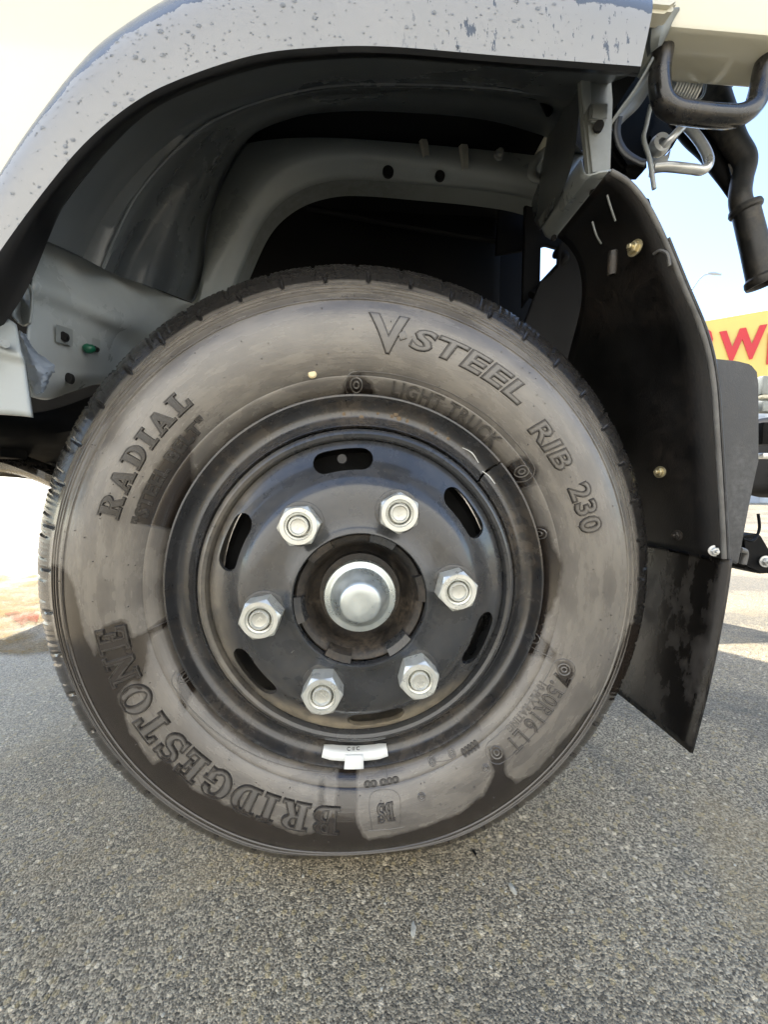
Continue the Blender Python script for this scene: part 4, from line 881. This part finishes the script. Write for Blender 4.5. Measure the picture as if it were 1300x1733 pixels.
# shop building under the sign
bd = thing('shop_building', 'pale grey low building under the yellow sign', 'building', tuple(bp(LB/2, 0, -2.0)))
Vb = [bp(-30, 0, -.35), bp(LB+20, 0, -.35), bp(LB+20, bot_z+.1, -.35), bp(-30, bot_z+.1, -.35)]
child_world(plate('wall', Vb, 6.0, BLDG, None, dirv=tuple(-Nn), bev=.02), bd)
for k in range(4):
    s0 = 1.0+k*4.2
    child_world(plate('shutter', [bp(s0, .0, -.30), bp(s0+3.2, .0, -.30), bp(s0+3.2, bot_z*.72, -.30), bp(s0, bot_z*.72, -.30)], .04, GREY, None, dirv=tuple(Nn), bev=.01), bd)
# the yard rises gently beyond the front of the truck
def sstep(t): t = np.clip(t, 0, 1); return t*t*(3-2*t)
X = np.linspace(-90, -1.2, 40); Y = np.linspace(3.5, 60, 50)
V = [(x, y, .003+1.15*sstep((y-3.5)/22)*sstep((-x-1.2)/3.5)) for y in Y for x in X]
mesh('paved_slope', V, [(j*40+i, j*40+i+1, (j+1)*40+i+1, (j+1)*40+i) for j in range(49) for i in range(39)], ASPH, None, sharp=0, kind='structure')
# street lamp
lp = thing('street_lamp', 'slim grey street lamp with curved arm against the sky', 'lamp', tuple(np.array(W(1165, 824, 30.0))*np.array([1, 1, 0])))
q0 = W(1160, 530, 30); base = np.array([q0[0]-.8, 30, 0])
child_world(tube('pole', [base, base+np.array([0, 0, q0[2]*.72]), W(1163, 500, 30), W(1172, 490, 30), W(1186, 470, 30), W(1200, 463, 30)], [.14, .10, .08, .07, .06], GREY, None, n=10, k=40), lp)
child_world(tube('lamp_head', [W(1198, 463, 30), W(1208, 463, 30), W(1221, 465, 30)], [.07, .12, .07], GREY, None, n=10, k=8), lp)

# ------------------------------------------------------------------ loose chips on the asphalt
chips = [((868, 1506), .010, 'pale elongated chip on the asphalt right of the tyre foot'), ((700, 1575), .010, 'long pale chip on the asphalt below the tyre near the bottom'), ((607, 1447), .007, 'small tan chip just under the tyre contact'), ((803, 1443), .006, 'dark chip on the asphalt right of the contact patch')]
for (p, s, lab) in chips:
    c = WG(*p); bm = bmesh.new(); bmesh.ops.create_icosphere(bm, subdivisions=2, radius=1.0)
    for v in bm.verts: v.co *= random.uniform(.8, 1.15)
    bm.transform(Matrix.Translation(Vector((c[0], c[1], s*.12))) @ Matrix.Rotation(random.uniform(.9, 1.9), 4, 'Z') @ Matrix.Diagonal((s*.8, s*.32, s*.22, 1)))
    me = bpy.data.meshes.new('stone_chip'); bm.to_mesh(me); bm.free()
    link('stone_chip', me, BLACK if 'dark' in lab else PALE, None, sharp=25, label=lab, category='stone', group='loose chips on the asphalt')
bm = bmesh.new()
for i in range(700):
    x = random.uniform(-.9, 1.0); y = random.uniform(-.25, .9); s = random.uniform(.0008, .0026)
    if abs(x) < .2 and .02 < y < .16: continue
    mt = Matrix.Translation((x, y, s*.2)) @ Matrix.Rotation(random.random()*6, 4, 'Z') @ Matrix.Diagonal((s, s*random.uniform(.5, 1), s*.6, 1))
    bmesh.ops.create_icosphere(bm, subdivisions=1, radius=1.0, matrix=mt)
me = bpy.data.meshes.new('loose_grit'); bm.to_mesh(me); bm.free()
link('loose_grit', me, PALE, None, sharp=20, kind='stuff', label='fine loose grit scattered over the asphalt', category='grit')

wallb = box('bounce_building', (-2, -6.8, 2.9), (36, 4.0, 5.8), simple('bounce_cream', (.66, .65, .615), .8, var=.08, scale=.6, bump=0), None, bev=.02, label='unseen cream building added behind the viewer to bounce light', category='building')  # unseen building added to bounce sunlight onto the truck's shaded side
